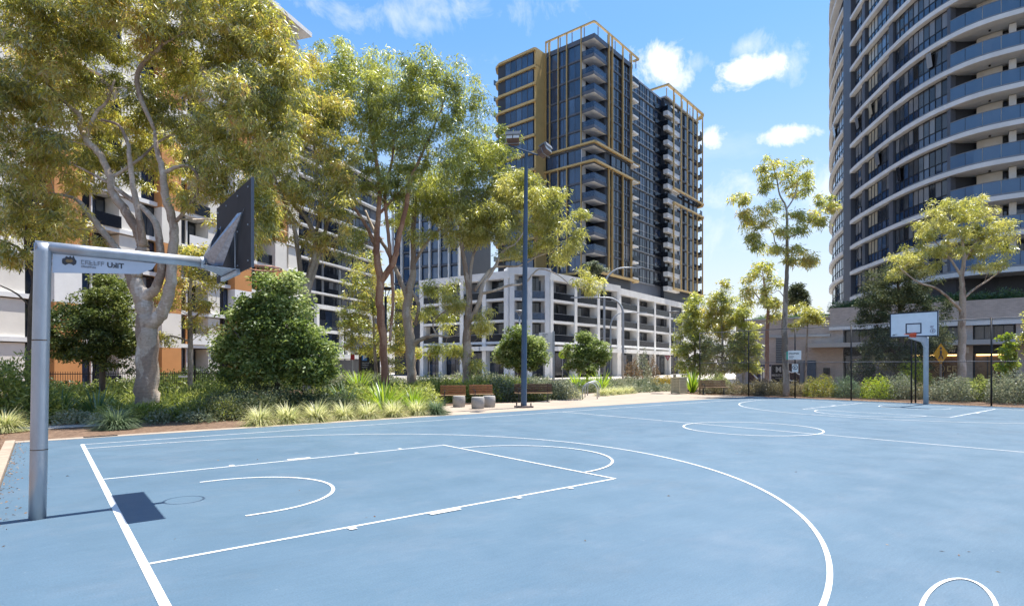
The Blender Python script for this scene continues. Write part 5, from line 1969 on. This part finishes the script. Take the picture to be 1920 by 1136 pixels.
# thin dark tree left of the hoop pole
tree('young_tree', 'thin dark stemmed tree with bare twigs left of the near hoop pole', 'tree', 58, 22,
     [[(60, 760, 0, .12), (59, 700, 0, .11), (57, 640, 0, .1), (58, 580, 0, .09), (62, 520, 0, .07), (48, 460, 0, .05), (52, 400, 0, .035)],
      [(62, 520, 0, .06), (40, 470, -.2, .05), (0, 450, -.4, .04)], [(58, 575, 0, .04), (30, 550, -.2, .03), (0, 535, -.3, .02)], [(60, 500, 0, .04), (90, 465, .2, .03), (150, 420, .4, .02), (180, 425, .5, .015)],
      [(48, 460, 0, .04), (40, 500, -.2, .03), (36, 515, -.2, .015)]],
     [(20, 420, 40, 30), (90, 430, 60, 30), (140, 425, 40, 20), (60, 400, 50, 30), (15, 490, 25, 12), (100, 475, 40, 10)], GUM_BR, BARK_D, (.16, .035), .5, .34, .8, 40)
# mid-height trees and big bushes in the bed
tree('broadleaf_tree', 'dark glossy leaved tree between the near hoop pole and the big gum', 'tree', 192, 25,
     [[(190, 770, 0, .13), (192, 700, 0, .12), (197, 660, 0, .1), (195, 610, 0, .07), (190, 560, 0, .04)], [(194, 690, 0, .07), (170, 640, -.2, .05), (140, 600, -.2, .03)], [(197, 660, 0, .07), (225, 610, .2, .05), (240, 570, .2, .03)]],
     [(180, 560, 45, 30), (225, 560, 40, 40), (140, 590, 40, 30), (180, 610, 60, 45), (230, 620, 40, 45), (125, 650, 40, 35), (190, 660, 55, 32), (105, 620, 22, 40), (245, 660, 20, 35), (205, 530, 25, 20)],
     DARKLEAF, BARK_D, (.13, .06), 1.15, .36, .35, 46)
tree('broadleaf_tree', 'slender layered tree with thin straight trunk right of the big gum', 'tree', 357, 27,
     [[(357, 770, 0, .12), (357, 700, 0, .11), (358, 640, 0, .1), (356, 580, 0, .08), (358, 520, 0, .06), (362, 470, 0, .03)], [(357, 640, 0, .05), (320, 630, 0, .035), (300, 640, 0, .02)], [(357, 600, 0, .05), (390, 575, 0, .03), (405, 565, 0, .02)]],
     [(360, 490, 35, 25), (395, 480, 30, 22), (345, 530, 35, 22), (390, 530, 35, 22), (330, 570, 28, 16), (380, 570, 30, 16), (315, 638, 30, 14), (400, 620, 25, 14), (360, 605, 25, 10), (345, 465, 22, 18), (300, 560, 20, 15)],
     GUM_BR, BARK_G, (.13, .05), .75, .36, .4, 40)
tree('large_bush', 'big rounded glossy green bush left of centre behind the pale tufts', 'bush', 520, 21.5,
     [[(520, 800, 0, .12), (520, 740, 0, .1), (522, 680, 0, .09), (520, 600, 0, .06), (522, 540, 0, .03)], [(520, 720, 0, .07), (470, 660, -.3, .05), (440, 620, -.3, .03)], [(521, 700, 0, .07), (575, 650, -.3, .05), (600, 640, -.2, .03)]],
     [(525, 545, 38, 35), (500, 575, 50, 35), (550, 590, 40, 40), (470, 610, 50, 40), (530, 630, 60, 40), (590, 650, 45, 40), (440, 650, 42, 38), (500, 670, 60, 40), (560, 690, 60, 32), (450, 690, 45, 30), (612, 680, 25, 28), (415, 660, 18, 22), (545, 525, 22, 18), (495, 530, 20, 18)],
     BUSHLEAF, BARK_D, (.13, .065), 1.7, .34, .15, 46, depth_k=.9)
tree('yellow_tree', 'soft yellow green tree behind the forked pinkish trunk', 'tree', 705, 46,
     [[(705, 740, 0, .16), (705, 690, 0, .14), (702, 640, 0, .11), (700, 590, 0, .08), (698, 530, 0, .04)], [(703, 650, 0, .07), (735, 610, 0, .05), (750, 590, 0, .03)]],
     [(690, 550, 40, 35), (745, 570, 30, 40), (680, 600, 45, 35), (735, 620, 35, 35), (700, 645, 45, 28), (760, 660, 25, 30), (665, 540, 25, 30), (650, 600, 30, 25), (690, 500, 28, 28), (735, 680, 25, 16), (660, 640, 25, 14)],
     GUM, BARK_G, (.2, .06), .75, .5, .6, 42)
for (u, dx, lab) in ((975, 0, 'left one of two round dense green trees behind the benches'), (1101, 1, 'right one of two round dense green trees, beside the bicycle hoops')):
    v0 = 8 if dx else 0
    sc = .82 if dx else 1.0
    tree('round_tree', lab, 'tree', u, 40 + 2 * dx,
         [[(u, 750, 0, .1), (u, 705, 0, .09), (u + 2, 670, 0, .07), (u, 640 + v0, 0, .03)], [(u, 700, 0, .05), (u + 20, 675, 0, .03)], [(u, 700, 0, .05), (u - 20, 675, 0, .03)]],
         [(u - 8 * sc, 628 + v0, 26 * sc, 16 * sc), (u + 22 * sc, 645 + v0, 26 * sc, 18 * sc), (u - 28 * sc, 650 + v0, 25 * sc, 20 * sc), (u, 660 + v0, 40 * sc, 24 * sc), (u + 35 * sc, 668 + v0, 20 * sc, 16 * sc), (u - 30 * sc, 675 + v0, 22 * sc, 14 * sc), (u + 10 * sc, 684 + v0, 30 * sc, 12 * sc)],
         LIMELEAF if False else BUSHLEAF, BARK_D, (.16, .085), 1.1, .36, .2, 40, 'round trees behind the plaza')
# trees behind the fence
tree('gum_tree', 'tall slim gum tree with open clumps standing against the sky', 'tree', 1474, 34.0,
     [[(1474, 745, 0, 0.192), (1473, 690, 0, 0.178), (1471, 620, 0, 0.163), (1473, 560, 0, 0.133), (1476, 500, 0, 0.104), (1476, 440, 0, 0.081), (1474, 390, 0, 0.059), (1462, 365, 0, 0.044), (1455, 330, 0, 0.030), (1445, 300, 0, 0.018)],
      [(1475, 392, 0, 0.052), (1490, 368, 0, 0.037), (1496, 340, 0, 0.022)], [(1476, 446, 0, 0.044), (1500, 436, 0, 0.037), (1522, 412, 0, 0.026), (1545, 385, 0, 0.015)], [(1475, 475, 0, 0.044), (1455, 458, 0, 0.037), (1448, 435, 0, 0.026), (1425, 410, 0, 0.015)],
      [(1474, 500, 0, 0.037), (1490, 488, 0, 0.022), (1512, 490, 0, 0.015)], [(1472, 560, 0, 0.030), (1460, 545, 0, 0.022), (1450, 550, 0, 0.015)]],
     [(1440, 305, 18, 18), (1432, 335, 22, 28), (1455, 330, 20, 22), (1490, 315, 26, 16), (1488, 345, 32, 24), (1510, 335, 18, 22), (1386, 378, 18, 22), (1392, 402, 14, 16), (1428, 402, 26, 20), (1415, 425, 22, 22), (1445, 385, 20, 16), (1462, 432, 18, 16), (1430, 458, 24, 14), (1455, 470, 16, 10), (1545, 375, 22, 16), (1558, 390, 12, 18), (1522, 402, 20, 14), (1540, 412, 14, 12), (1505, 428, 14, 8),
      (1492, 470, 18, 10), (1508, 490, 18, 12), (1524, 485, 10, 8), (1484, 490, 12, 10), (1485, 400, 14, 8), (1410, 445, 14, 10)],
     GUM, BARK_G, (.24, .045), .55, .38, .95, 40, 'gum trees behind the fence', twig_r=.013)
tree('gum_tree', 'small gum tree with reddish trunk left of the tall slim one', 'tree', 1438, 35.2,
     [[(1438, 745, 0, 0.128), (1438, 690, 0, 0.120), (1439, 620, 0, 0.105), (1440, 570, 0, 0.075), (1433, 535, 0, 0.045), (1430, 510, 0, 0.022)], [(1440, 580, 0, 0.045), (1415, 550, 0, 0.030), (1400, 540, 0, 0.015)]],
     [(1432, 505, 26, 14), (1412, 520, 20, 14), (1448, 520, 16, 14), (1405, 545, 16, 14), (1440, 550, 18, 14), (1425, 565, 22, 10), (1455, 590, 14, 12), (1450, 565, 12, 10)],
     GUM, BARK_P, (.24, .05), .75, .42, .7, 40, 'gum trees behind the fence')
for (u, vt, w, d, lab, lm) in ((1300, 560, 44, 43, 'bushy olive tree nearest the slatted bin at the fence end', GUM_G), (1352, 545, 48, 42, 'bushy olive tree second from the bin, behind the first fence panel', GUM), (1395, 575, 36, 41, 'bushy olive tree third from the bin, behind the second fence post', GUM_G)):
    tree('bushy_tree', lab, 'tree', u, d,
         [[(u, 745, 0, .12), (u, 700, 0, .1), (u + 3, 650, 0, .08), (u, 600, 0, .05), (u, vt + 5, 0, .02)], [(u, 690, 0, .05), (u + w * .5, 640, 0, .03)], [(u, 690, 0, .05), (u - w * .5, 640, 0, .03)]],
         [(u, vt + 15, w * .5, 22), (u - w * .35, vt + 40, w * .5, 25), (u + w * .35, vt + 45, w * .5, 25), (u, vt + 70, w * .8, 28), (u - w * .4, 660, w * .5, 26), (u + w * .4, 665, w * .5, 26), (u, 690, w * .7, 18), (u + w * .1, vt - 4, w * .22, 14)],
         lm, BARK_G, (.2, .055), .95, .40, .5, 40, 'bushy trees at the fence end')
tree('bushy_tree', 'small rounded olive tree right of the tall slim gum trunk', 'tree', 1514, 47,
     [[(1510, 745, 0, .1), (1511, 690, 0, .09), (1513, 640, 0, .07), (1515, 590, 0, .03)]],
     [(1512, 582, 20, 14), (1525, 592, 18, 16), (1503, 600, 16, 12), (1486, 580, 14, 10), (1535, 600, 10, 10), (1488, 610, 10, 8)], GUM_Y, BARK_G, (.2, .05), .9, .36, .5, 40)
tree('evergreen_tree', 'dense dark evergreen tree behind the far backboard', 'tree', 1690, 37.5,
     [[(1690, 745, 0, .2), (1690, 690, 0, .18), (1690, 620, 0, .14), (1685, 550, 0, .09), (1680, 490, 0, .04)], [(1690, 680, 0, .1), (1650, 620, 0, .06), (1630, 580, 0, .03)], [(1690, 660, 0, .1), (1730, 600, 0, .06), (1750, 560, 0, .03)]],
     [(1685, 505, 34, 28), (1655, 535, 38, 32), (1715, 535, 38, 34), (1640, 575, 36, 32), (1690, 575, 50, 34), (1740, 580, 34, 36), (1650, 620, 44, 34), (1720, 630, 50, 38), (1640, 660, 36, 28), (1690, 665, 48, 30), (1745, 655, 34, 32), (1770, 620, 20, 24), (1612, 600, 14, 18), (1620, 690, 25, 18), (1700, 690, 40, 14), (1625, 545, 14, 18)],
     EVERG, BARK_D, (.16, .05), .85, .40, .5, 40)
tree('gum_tree', 'bright lime gum tree with pale trunk before the round tower', 'tree', 1804, 35.5,
     [[(1803, 750, 0, .24), (1803, 690, 0, .22), (1804, 620, 0, .2), (1805, 560, 0, .17), (1803, 520, 0, .13), (1808, 480, 0, .09), (1800, 430, 0, .05)],
      [(1805, 585, 0, .09), (1780, 560, -.2, .08), (1755, 540, -.3, .065), (1720, 528, -.4, .05), (1690, 505, -.5, .03)], [(1805, 560, 0, .09), (1830, 540, .2, .06), (1860, 520, .3, .045), (1885, 500, .4, .03)],
      [(1803, 520, 0, .08), (1785, 490, .1, .06), (1760, 460, .2, .04), (1740, 440, .2, .02)], [(1807, 490, 0, .07), (1830, 455, .2, .05), (1850, 420, .2, .03)]],
     [(1780, 395, 44, 24), (1835, 392, 40, 24), (1745, 425, 36, 28), (1800, 430, 46, 30), (1855, 425, 36, 28), (1880, 455, 26, 24), (1730, 465, 36, 24), (1775, 470, 36, 20), (1700, 490, 34, 22), (1685, 515, 22, 14), (1830, 470, 34, 18), (1870, 490, 24, 14), (1890, 430, 14, 18), (1735, 500, 24, 12), (1850, 500, 20, 8)],
     GUM_Y, BARK, (.19, .038), .58, .36, .85, 44, 'gum trees behind the fence')
tree('sapling', 'lime yellow sapling behind the rightmost fence post', 'tree', 1893, 29.5,
     [[(1893, 750, 0, .04), (1892, 700, 0, .035), (1890, 660, 0, .03), (1884, 630, 0, .015)]],
     [(1884, 632, 8, 8), (1893, 648, 14, 10), (1883, 660, 10, 10), (1895, 668, 14, 12), (1900, 684, 12, 10), (1885, 690, 12, 10)], LIMELEAF, BARK_G, (.12, .08), 1.0, .22, .3, 24)
tree('street_tree', 'leafy branch tips of a tree at the right picture edge', 'tree', 1945, 29,
     [[(1950, 780, 0, .1), (1950, 700, 0, .09), (1946, 640, 0, .07), (1935, 610, 0, .03)]],
     [(1930, 625, 18, 16), (1950, 600, 30, 25), (1965, 650, 30, 30)], GUM_Y, BARK_G, (.14, .07), 1.0, .3, .4, 30)
tree('far_tree', 'small dark round tree far off above the brick podium roof', 'tree', 1492, 100,
     [[(1492, 705, 0, .3), (1492, 640, 0, .25), (1492, 580, 0, .2), (1492, 545, 0, .08)]],
     [(1492, 540, 18, 8), (1500, 552, 18, 12), (1484, 556, 16, 12), (1492, 568, 24, 10)], EVERG, BARK_D, (.4, .16), .9, .7, .3, 34)
tree('roof_tree', 'green planted tree on the white podium roof at the tower foot', 'tree', 1116, 84,
     [[(1116, 520, 0, .12), (1116, 508, 0, .1), (1116, 496, 0, .05)]],
     [(1112, 497, 16, 10), (1124, 505, 14, 9), (1104, 508, 14, 9)], GREYLEAF, BARK_D, (.3, .12), .9, .5, .3, 34, z0=16.6)


# ---- plants built once and copied
def blade_mesh(n, length, width, spread, m, arch=1.0, base_r=.08, up=.5, seed=1, name='blades'):
    g = np.random.default_rng(seed)
    az = g.uniform(0, 2 * np.pi, n)
    lean = g.uniform(.06, 1.0, n) ** .7 * spread
    Ls = length * g.uniform(.7, 1.15, n)
    ts = np.array((0, .3, .62, 1.0))
    hx_, hy_ = np.cos(az), np.sin(az)
    bx_0, by_0 = hx_ * base_r * g.random(n), hy_ * base_r * g.random(n)
    V = np.zeros((n, 7, 3))
    ang = lean[:, None] + arch * (ts[None, :] ** 1.6) * (.35 + lean[:, None])
    dr = np.sin(ang)
    dz = np.cos(ang)
    rr = np.zeros((n, 4))
    zz_ = np.zeros((n, 4))
    for i in range(1, 4):
        st = (ts[i] - ts[i - 1]) * Ls
        rr[:, i] = rr[:, i - 1] + dr[:, i] * st
        zz_[:, i] = zz_[:, i - 1] + dz[:, i] * st
    w = width * g.uniform(.7, 1.2, n)
    prof = (.7, 1.0, .8)
    for i in range(4):
        cx_ = bx_0 + hx_ * rr[:, i]
        cy_ = by_0 + hy_ * rr[:, i]
        z = np.maximum(zz_[:, i], .01)
        if i < 3:
            V[:, 2 * i] = np.stack([cx_ - hy_ * w * prof[i] / 2, cy_ + hx_ * w * prof[i] / 2, z], 1)
            V[:, 2 * i + 1] = np.stack([cx_ + hy_ * w * prof[i] / 2, cy_ - hx_ * w * prof[i] / 2, z], 1)
        else:
            V[:, 6] = np.stack([cx_, cy_, z], 1)
    o = (np.arange(n) * 7)[:, None]
    T = np.concatenate([o + np.array(q) for q in ((0, 1, 3), (0, 3, 2), (2, 3, 5), (2, 5, 4), (4, 5, 6))], 0)
    return np_mesh(name, V.reshape(-1, 3), T, m, tone=np.tile(g.random(n), 5))


TUFTM = [blade_mesh(1100, .60, .015, 1.3, TUFT, 1.25, .13, seed=s, name='tuft') for s in (1, 2, 3)]
TUFTG = [blade_mesh(1000, .64, .014, 1.25, TUFT_G, 1.2, .13, seed=s, name='grass_clump') for s in (4, 5)]
STRAPM = [blade_mesh(75, 1.35, .062, .62, STRAP, .55, .14, seed=s, name='strap_plant') for s in (6, 7)]
STRAPD = [blade_mesh(60, 1.35, .06, .7, STRAP_D, .5, .14, seed=s, name='strap_plant') for s in (8, 9)]


def plant(name, mesh, u, d, sc, label, cat='plant', group=None, z=-.02, sz=None):
    x, y = at(u, d)
    o = link(name, mesh, None, (x, y, z), rng.uniform(0, 6.28))
    kt = 1.22 if name == 'grass_tuft' else 1.0
    o.scale = (sc * kt, sc * kt, (sz or sc) * kt * (1.2 if kt > 1 else 1.0))
    return tag(o, label, cat, group)


gd = lambda v: F_PX * CAM_H / (v - HORIZON)
names = ('leftmost round pale variegated grass tuft along the court edge', 'second pale variegated grass tuft from the left along the court edge', 'third pale variegated grass tuft from the left along the court edge', 'fourth pale variegated grass tuft from the left along the court edge',
         'fifth pale variegated grass tuft from the left along the court edge', 'sixth pale variegated grass tuft along the court edge, below the strap leaves', 'seventh pale variegated grass tuft along the court edge', 'rightmost grey green grass tuft of the row, next to the concrete stools')
for i, (u, v, s) in enumerate(((486, 797, .92), (540, 793, .94), (593, 790, .98), (645, 786, .9), (690, 784, .92), (738, 781, .9), (783, 778, .86), (818, 777, .84))):
    plant('grass_tuft', TUFTM[i % 3] if i < 7 else TUFTG[0], u, gd(v), s, names[i], 'grass tuft', 'round grass tufts along the court edge')
plant('grass_tuft', TUFTM[1], 8, gd(808), .95, 'pale grass tuft at the left picture edge beside the hoop pole', 'grass tuft')
plant('grass_tuft', TUFTG[1], 218, gd(802), .95, 'blue green grass clump beside the path right of the hoop pole', 'grass tuft', sz=.9)
for i, (u, v) in enumerate(((1046, 748), (1062, 746.5), (1078, 745), (1128, 742), (1142, 740.5), (1156, 739.5), (1168, 738.5), (1180, 737.5))):
    plant('grass_tuft', TUFTM[i % 3], u, gd(v), .8, ('pale grass tuft right of the dark brown bench, %s' % ('first', 'second', 'third')[i]) if i < 3 else 'pale grass tuft behind the bicycle hoops, %s from the hoops' % ('first', 'second', 'third', 'fourth', 'fifth')[i - 3], 'grass tuft', 'low pale tufts behind the plaza')
for u, d, s, lab, ms in ((720, 21.3, 1.05, 'large bright strap leaved plant behind the pale tufts', STRAPM[0]), (775, 21.8, .8, 'smaller bright strap leaved plant below the pale gum trunk', STRAPM[1]), (645, 22.5, .95, 'dark strap leaved plant right of the big glossy bush', STRAPD[0]),
                         (183, 18.8, .95, 'upright dark strap leaved plant right of the near hoop pole', STRAPD[1]), (112, 18.6, .85, 'dark strap leaved plant directly behind the near hoop pole', STRAPD[0]), (1128, 38, 1.2, 'strap leaved plant under the right round tree', STRAPM[0]),
                         (1082, 39, 1.1, 'strap leaved plant between the round trees', STRAPM[1]), (1022, 38.5, .95, 'strap leaved plant under the directory board', STRAPD[1]), (1298, 38.5, 1.25, 'tall bright strap leaved plant right of the slatted bin', STRAPM[0]), (672, 36, 1.3, 'palm like strap plant by the small red sign', STRAPM[1])):
    plant('strap_plant', ms, u, d, s, lab, 'plant', 'strap leaved plants')


def dome(cx_, cy_, rx, rz, n, leaf, droop=0.1, z0=0.0):
    p = unit(rng.normal(size=(n, 3)))
    p[:, 2] = np.abs(p[:, 2])
    rr = rng.random((n, 1)) ** .3
    lump = 1 + .22 * np.sin(p[:, :1] * 5 + cx_ * 3) * np.cos(p[:, 1:2] * 6 + cy_)
    q = p * rr * lump * np.array((rx, rx, rz)) + np.array((cx_, cy_, z0))
    dirs = unit(p * .9 + rng.normal(size=(n, 3)) * .7 + np.array((0, 0, .25 - droop)))
    return leaf_quads(q, dirs, leaf[0] * rng.uniform(.6, 1.3, n), leaf[1] * rng.uniform(.7, 1.3, n))


def shrub(u, d, r, h, leafm, leaf, n, label, name='shrub', z0=0.0, cat='shrub', group=None):
    x, y = at(u, d)
    o = thing(name, label, cat, (x, y, z0), group=group)
    V, Fq = dome(0, 0, r, h, n, leaf)
    tag(link('foliage', np_mesh('foliage', V, Fq, leafm, tone=.5 + rng.normal(size=len(Fq)) * .3), o), kind='stuff')
    st = MB()
    for i in range(6):
        a = rng.uniform(0, 6.28)
        st.tube([(0, 0, -.05), (r * .3 * math.cos(a), r * .3 * math.sin(a), h * .4), (r * .6 * math.cos(a), r * .6 * math.sin(a), h * .75)], [.02, .014, .006], 5)
    st.build('stems', BARK_D, o)
    return o


shrub(22, 17.8, 1.15, 1.9, FERN, (.22, .045), 5200, 'ferny green shrub at the left picture edge behind the hoop pole')
shrub(1540, 33.2, 1.0, 1.15, leaf_mat('green gold leaves', [(.08, .12, .02), (.20, .22, .03), (.40, .32, .04)], .4), (.10, .03), 4200, 'golden topped shrub behind the fence below the service doors')
shrub(1588, 32.4, .75, 1.1, TUFT_G, (.22, .025), 2200, 'grassy green shrub behind the fourth fence post')
shrub(1645, 31.4, .85, 1.15, LIMELEAF, (.09, .045), 3200, 'lime green shrub left of the far hoop')
shrub(1686, 31.2, .95, 1.25, GREYLEAF, (.10, .045), 3600, 'grey green shrub just left of the far hoop pole')
shrub(1785, 29.3, 1.0, 1.2, GREYLEAF, (.10, .045), 4200, 'grey green shrub just right of the far hoop pole')
shrub(1835, 29.4, .9, 1.15, FERN, (.09, .045), 3600, 'mid green shrub left of the rightmost fence post')
shrub(1900, 27.6, 1.15, 1.45, GREYLEAF, (.10, .05), 5200, 'pale grey green shrub at the right picture edge behind the fence')
shrub(1715, 33.6, 1.0, 2.1, LIMELEAF, (.10, .05), 3000, 'taller lime shrub behind the far hoop pole')
shrub(1640, 34, .9, .8, GOLDLEAF, (.09, .03), 1800, 'low golden shrub behind the lime shrub')
shrub(1345, 38.5, .9, 1.15, FERN, (.30, .03), 1800, 'spiky pale shrub behind the plaza bench')
shrub(1187, 52, .9, 2.3, REDLEAF, (.16, .08), 1600, 'bronze leaved shrub left of the white portal', z0=0)
shrub(1205, 56, .8, 3.2, GREYLEAF, (.16, .08), 1400, 'slim pale shrub in front of the white portal')
shrub(1222, 60, .8, 2.6, REDLEAF, (.16, .08), 1200, 'small bronze shrub right of the white portal')
shrub(1244, 50, 1.4, .9, GOLDLEAF, (.12, .04), 2200, 'golden low shrub by the path to the street')


# ---- uncounted planting: one mass per kind
def mass(name, label, spots, leafm, leaf, dens):
    """spots: (u, d, r, h)"""
    VV, FF, TT, o = [], [], [], 0
    for (u, d, r, h) in spots:
        x, y = at(u, d)
        n = int(dens * r * (r + h) * .55)
        TT.append(rng.uniform(.2, .8) + rng.normal(size=n) * .22)
        V, Fq = dome(x, y, r, h, n, (leaf[0] * 1.2, leaf[1] * 1.3))
        VV.append(V)
        FF.append(Fq + o)
        o += len(V)
    ob = link(name, np_mesh(name, np.vstack(VV), np.vstack(FF), leafm, tone=np.concatenate(TT)), None)
    return tag(ob, label, 'shrubs', kind='stuff')


def along(u0, u1, d0, d1, r, h, n, jd=.6, jh=.25):
    out = []
    for i in range(n):
        t = (i + rng.uniform(-.3, .3)) / max(1, n - 1)
        out.append((u0 + (u1 - u0) * t, d0 + (d1 - d0) * t + rng.uniform(-jd, jd), r * rng.uniform(.8, 1.25), h * rng.uniform(1 - jh, 1 + jh)))
    return out


mass('dark_hedge', 'dark low hedge planting under the big glossy bush', along(415, 640, 19.5, 21.5, .75, .78, 14) + along(420, 620, 21, 23, .8, .95, 10) + along(560, 640, 20.6, 21.5, .5, .5, 4), EVERG, (.07, .03), 2600)
mass('grassy_planting', 'mixed green grassy planting under the left gum tree', along(95, 420, 18.3, 19.8, .6, .5, 18) + along(60, 440, 20.5, 22, .75, .72, 18) + along(40, 420, 24, 27, .9, .8, 14), FERN, (.20, .03), 1150)
mass('low_groundcover', 'low dark groundcover along the mulch edge on the left', along(100, 400, 17.9, 18.6, .42, .32, 16) + along(-60, 30, 17, 18.5, .6, .5, 6), GREYLEAF, (.09, .035), 1500)
mass('green_planting', 'green leafy planting behind the benches and tufts', along(600, 800, 23.5, 25, .75, .85, 13) + along(790, 1000, 28.6, 30.6, .9, .95, 14) + along(640, 900, 29, 33, 1.1, .9, 12) + along(690, 790, 22.3, 24.0, .5, .55, 7), FERN, (.16, .045), 1050)
mass('grey_planting', 'grey green shrubs behind the dark bench and floodlight pole', along(925, 1060, 29.6, 31.0, .85, .95, 9) + along(900, 1010, 31, 33, 1.0, 1.15, 7) + along(1000, 1200, 36, 42, .9, .6, 14), GREYLEAF, (.10, .045), 1500)
mass('hedge_row', 'clipped brownish green hedge behind the fence', along(1325, 1440, 37.2, 35.0, .6, .78, 9, .2) + along(1420, 1530, 35.6, 33.8, .62, .8, 9, .2) + along(1560, 1700, 33.5, 31.5, .6, .6, 9, .2) + along(1720, 1930, 31, 28.5, .7, .7, 12, .3), leaf_mat('brownish hedge leaves', [(.10, .095, .05), (.20, .175, .09), (.33, .28, .16)], .3), (.07, .035), 2300)
mass('street_planting', 'low verge planting along the far street', along(1060, 1260, 44, 52, 1.0, .7, 16) + along(640, 1000, 40, 46, 1.3, 1.0, 16) + along(1180, 1260, 38.5, 41, .6, .45, 8), GREYLEAF, (.14, .05), 900)
mass('far_hedge', 'dark hedge before the left apartment block', along(60, 420, 29.5, 31, 1.0, .9, 16) + along(300, 700, 36, 50, 1.6, 1.4, 14), DARKLEAF, (.12, .06), 700)
# planting on the podium roof under the round tower
sp = []
for u in np.arange(1420, 1935, 11):
    x = ff.xu(u)
    sp.append((u, None, x))
VV, FF, o_ = [], [], 0
for (u, _, x) in sp:
    p = ff.p0 + ff.ex * x + ff.ey * (1.6 if u > 1560 else .8)
    zt = 6.6 if u > 1557 else 5.95
    V, Fq = dome(p[0], p[1], rng.uniform(.5, .9), rng.uniform(.35, 1.0) * (1.1 if u > 1557 else .6), 420, (.3, .05), z0=zt)
    VV.append(V)
    FF.append(Fq + o_)
    o_ += len(V)
tag(link('roof_planting', np_mesh('roof_planting', np.vstack(VV), np.vstack(FF), STRAP_D, tone=rng.random(o_ // 4)), None), 'spiky dark planting along the brick podium roof', 'shrubs', kind='stuff')

# ---- fallen leaves and bark chips
n = 9000
pts = np.zeros((n, 3))
k1, k2, k3 = int(n * .028), int(n * .60), n - int(n * .028) - int(n * .60)
pts[:k1, 0] = -1.12 + rng.exponential(.09, k1)
pts[:k1, 1] = rng.uniform(-9, 1.3, k1)
pts[k1:k1 + k2, 0] = rng.uniform(-4.5, -1.32, k2)
pts[k1:k1 + k2, 1] = rng.uniform(-6, 6, k2)
pts[k1 + k2:, 0] = FX + rng.normal(.2, .35, k3)
pts[k1 + k2:, 1] = rng.uniform(-13, 5, k3)
pts[:, 2] = np.where((pts[:, 0] > -1.12) & (pts[:, 0] < 31.3), .006, -.02) + rng.random(n) * .012
# a few lie out on the blue court
spots = [(98, 893), (95, 915), (123, 893), (330, 1010), (700, 968), (690, 970), (1050, 789), (1385, 850), (1795, 813), (1672, 833), (1760, 1033), (1798, 1042), (1865, 1072), (1495, 885), (300, 862), (407, 863), (440, 845), (560, 920), (1340, 782), (1660, 1020), (1812, 1035), (620, 823), (480, 862), (1100, 1015), (1250, 930)]
for i, (u, v) in enumerate(spots):
    pts[i] = (*G(u, v), .006)
dirs = unit(np.column_stack([rng.normal(size=n), rng.normal(size=n), rng.normal(size=n) * .12 + .03]))
V, Fq = leaf_quads(pts, dirs, rng.uniform(.02, .06, n), rng.uniform(.008, .02, n), .1)
V[:, 2] = np.maximum(V[:, 2], np.where((V[:, 0] > -1.12) & (V[:, 0] < 31.3), .003, -.027))
tag(link('leaf_litter', np_mesh('leaf_litter', V, Fq, leaf_mat('fallen leaves', [(.18, .085, .04), (.34, .19, .095), (.50, .34, .19)], .1, .8, .1), tone=rng.random(len(Fq))), None), 'fallen brown leaves and bark along the court edges', 'leaf litter', kind='stuff')
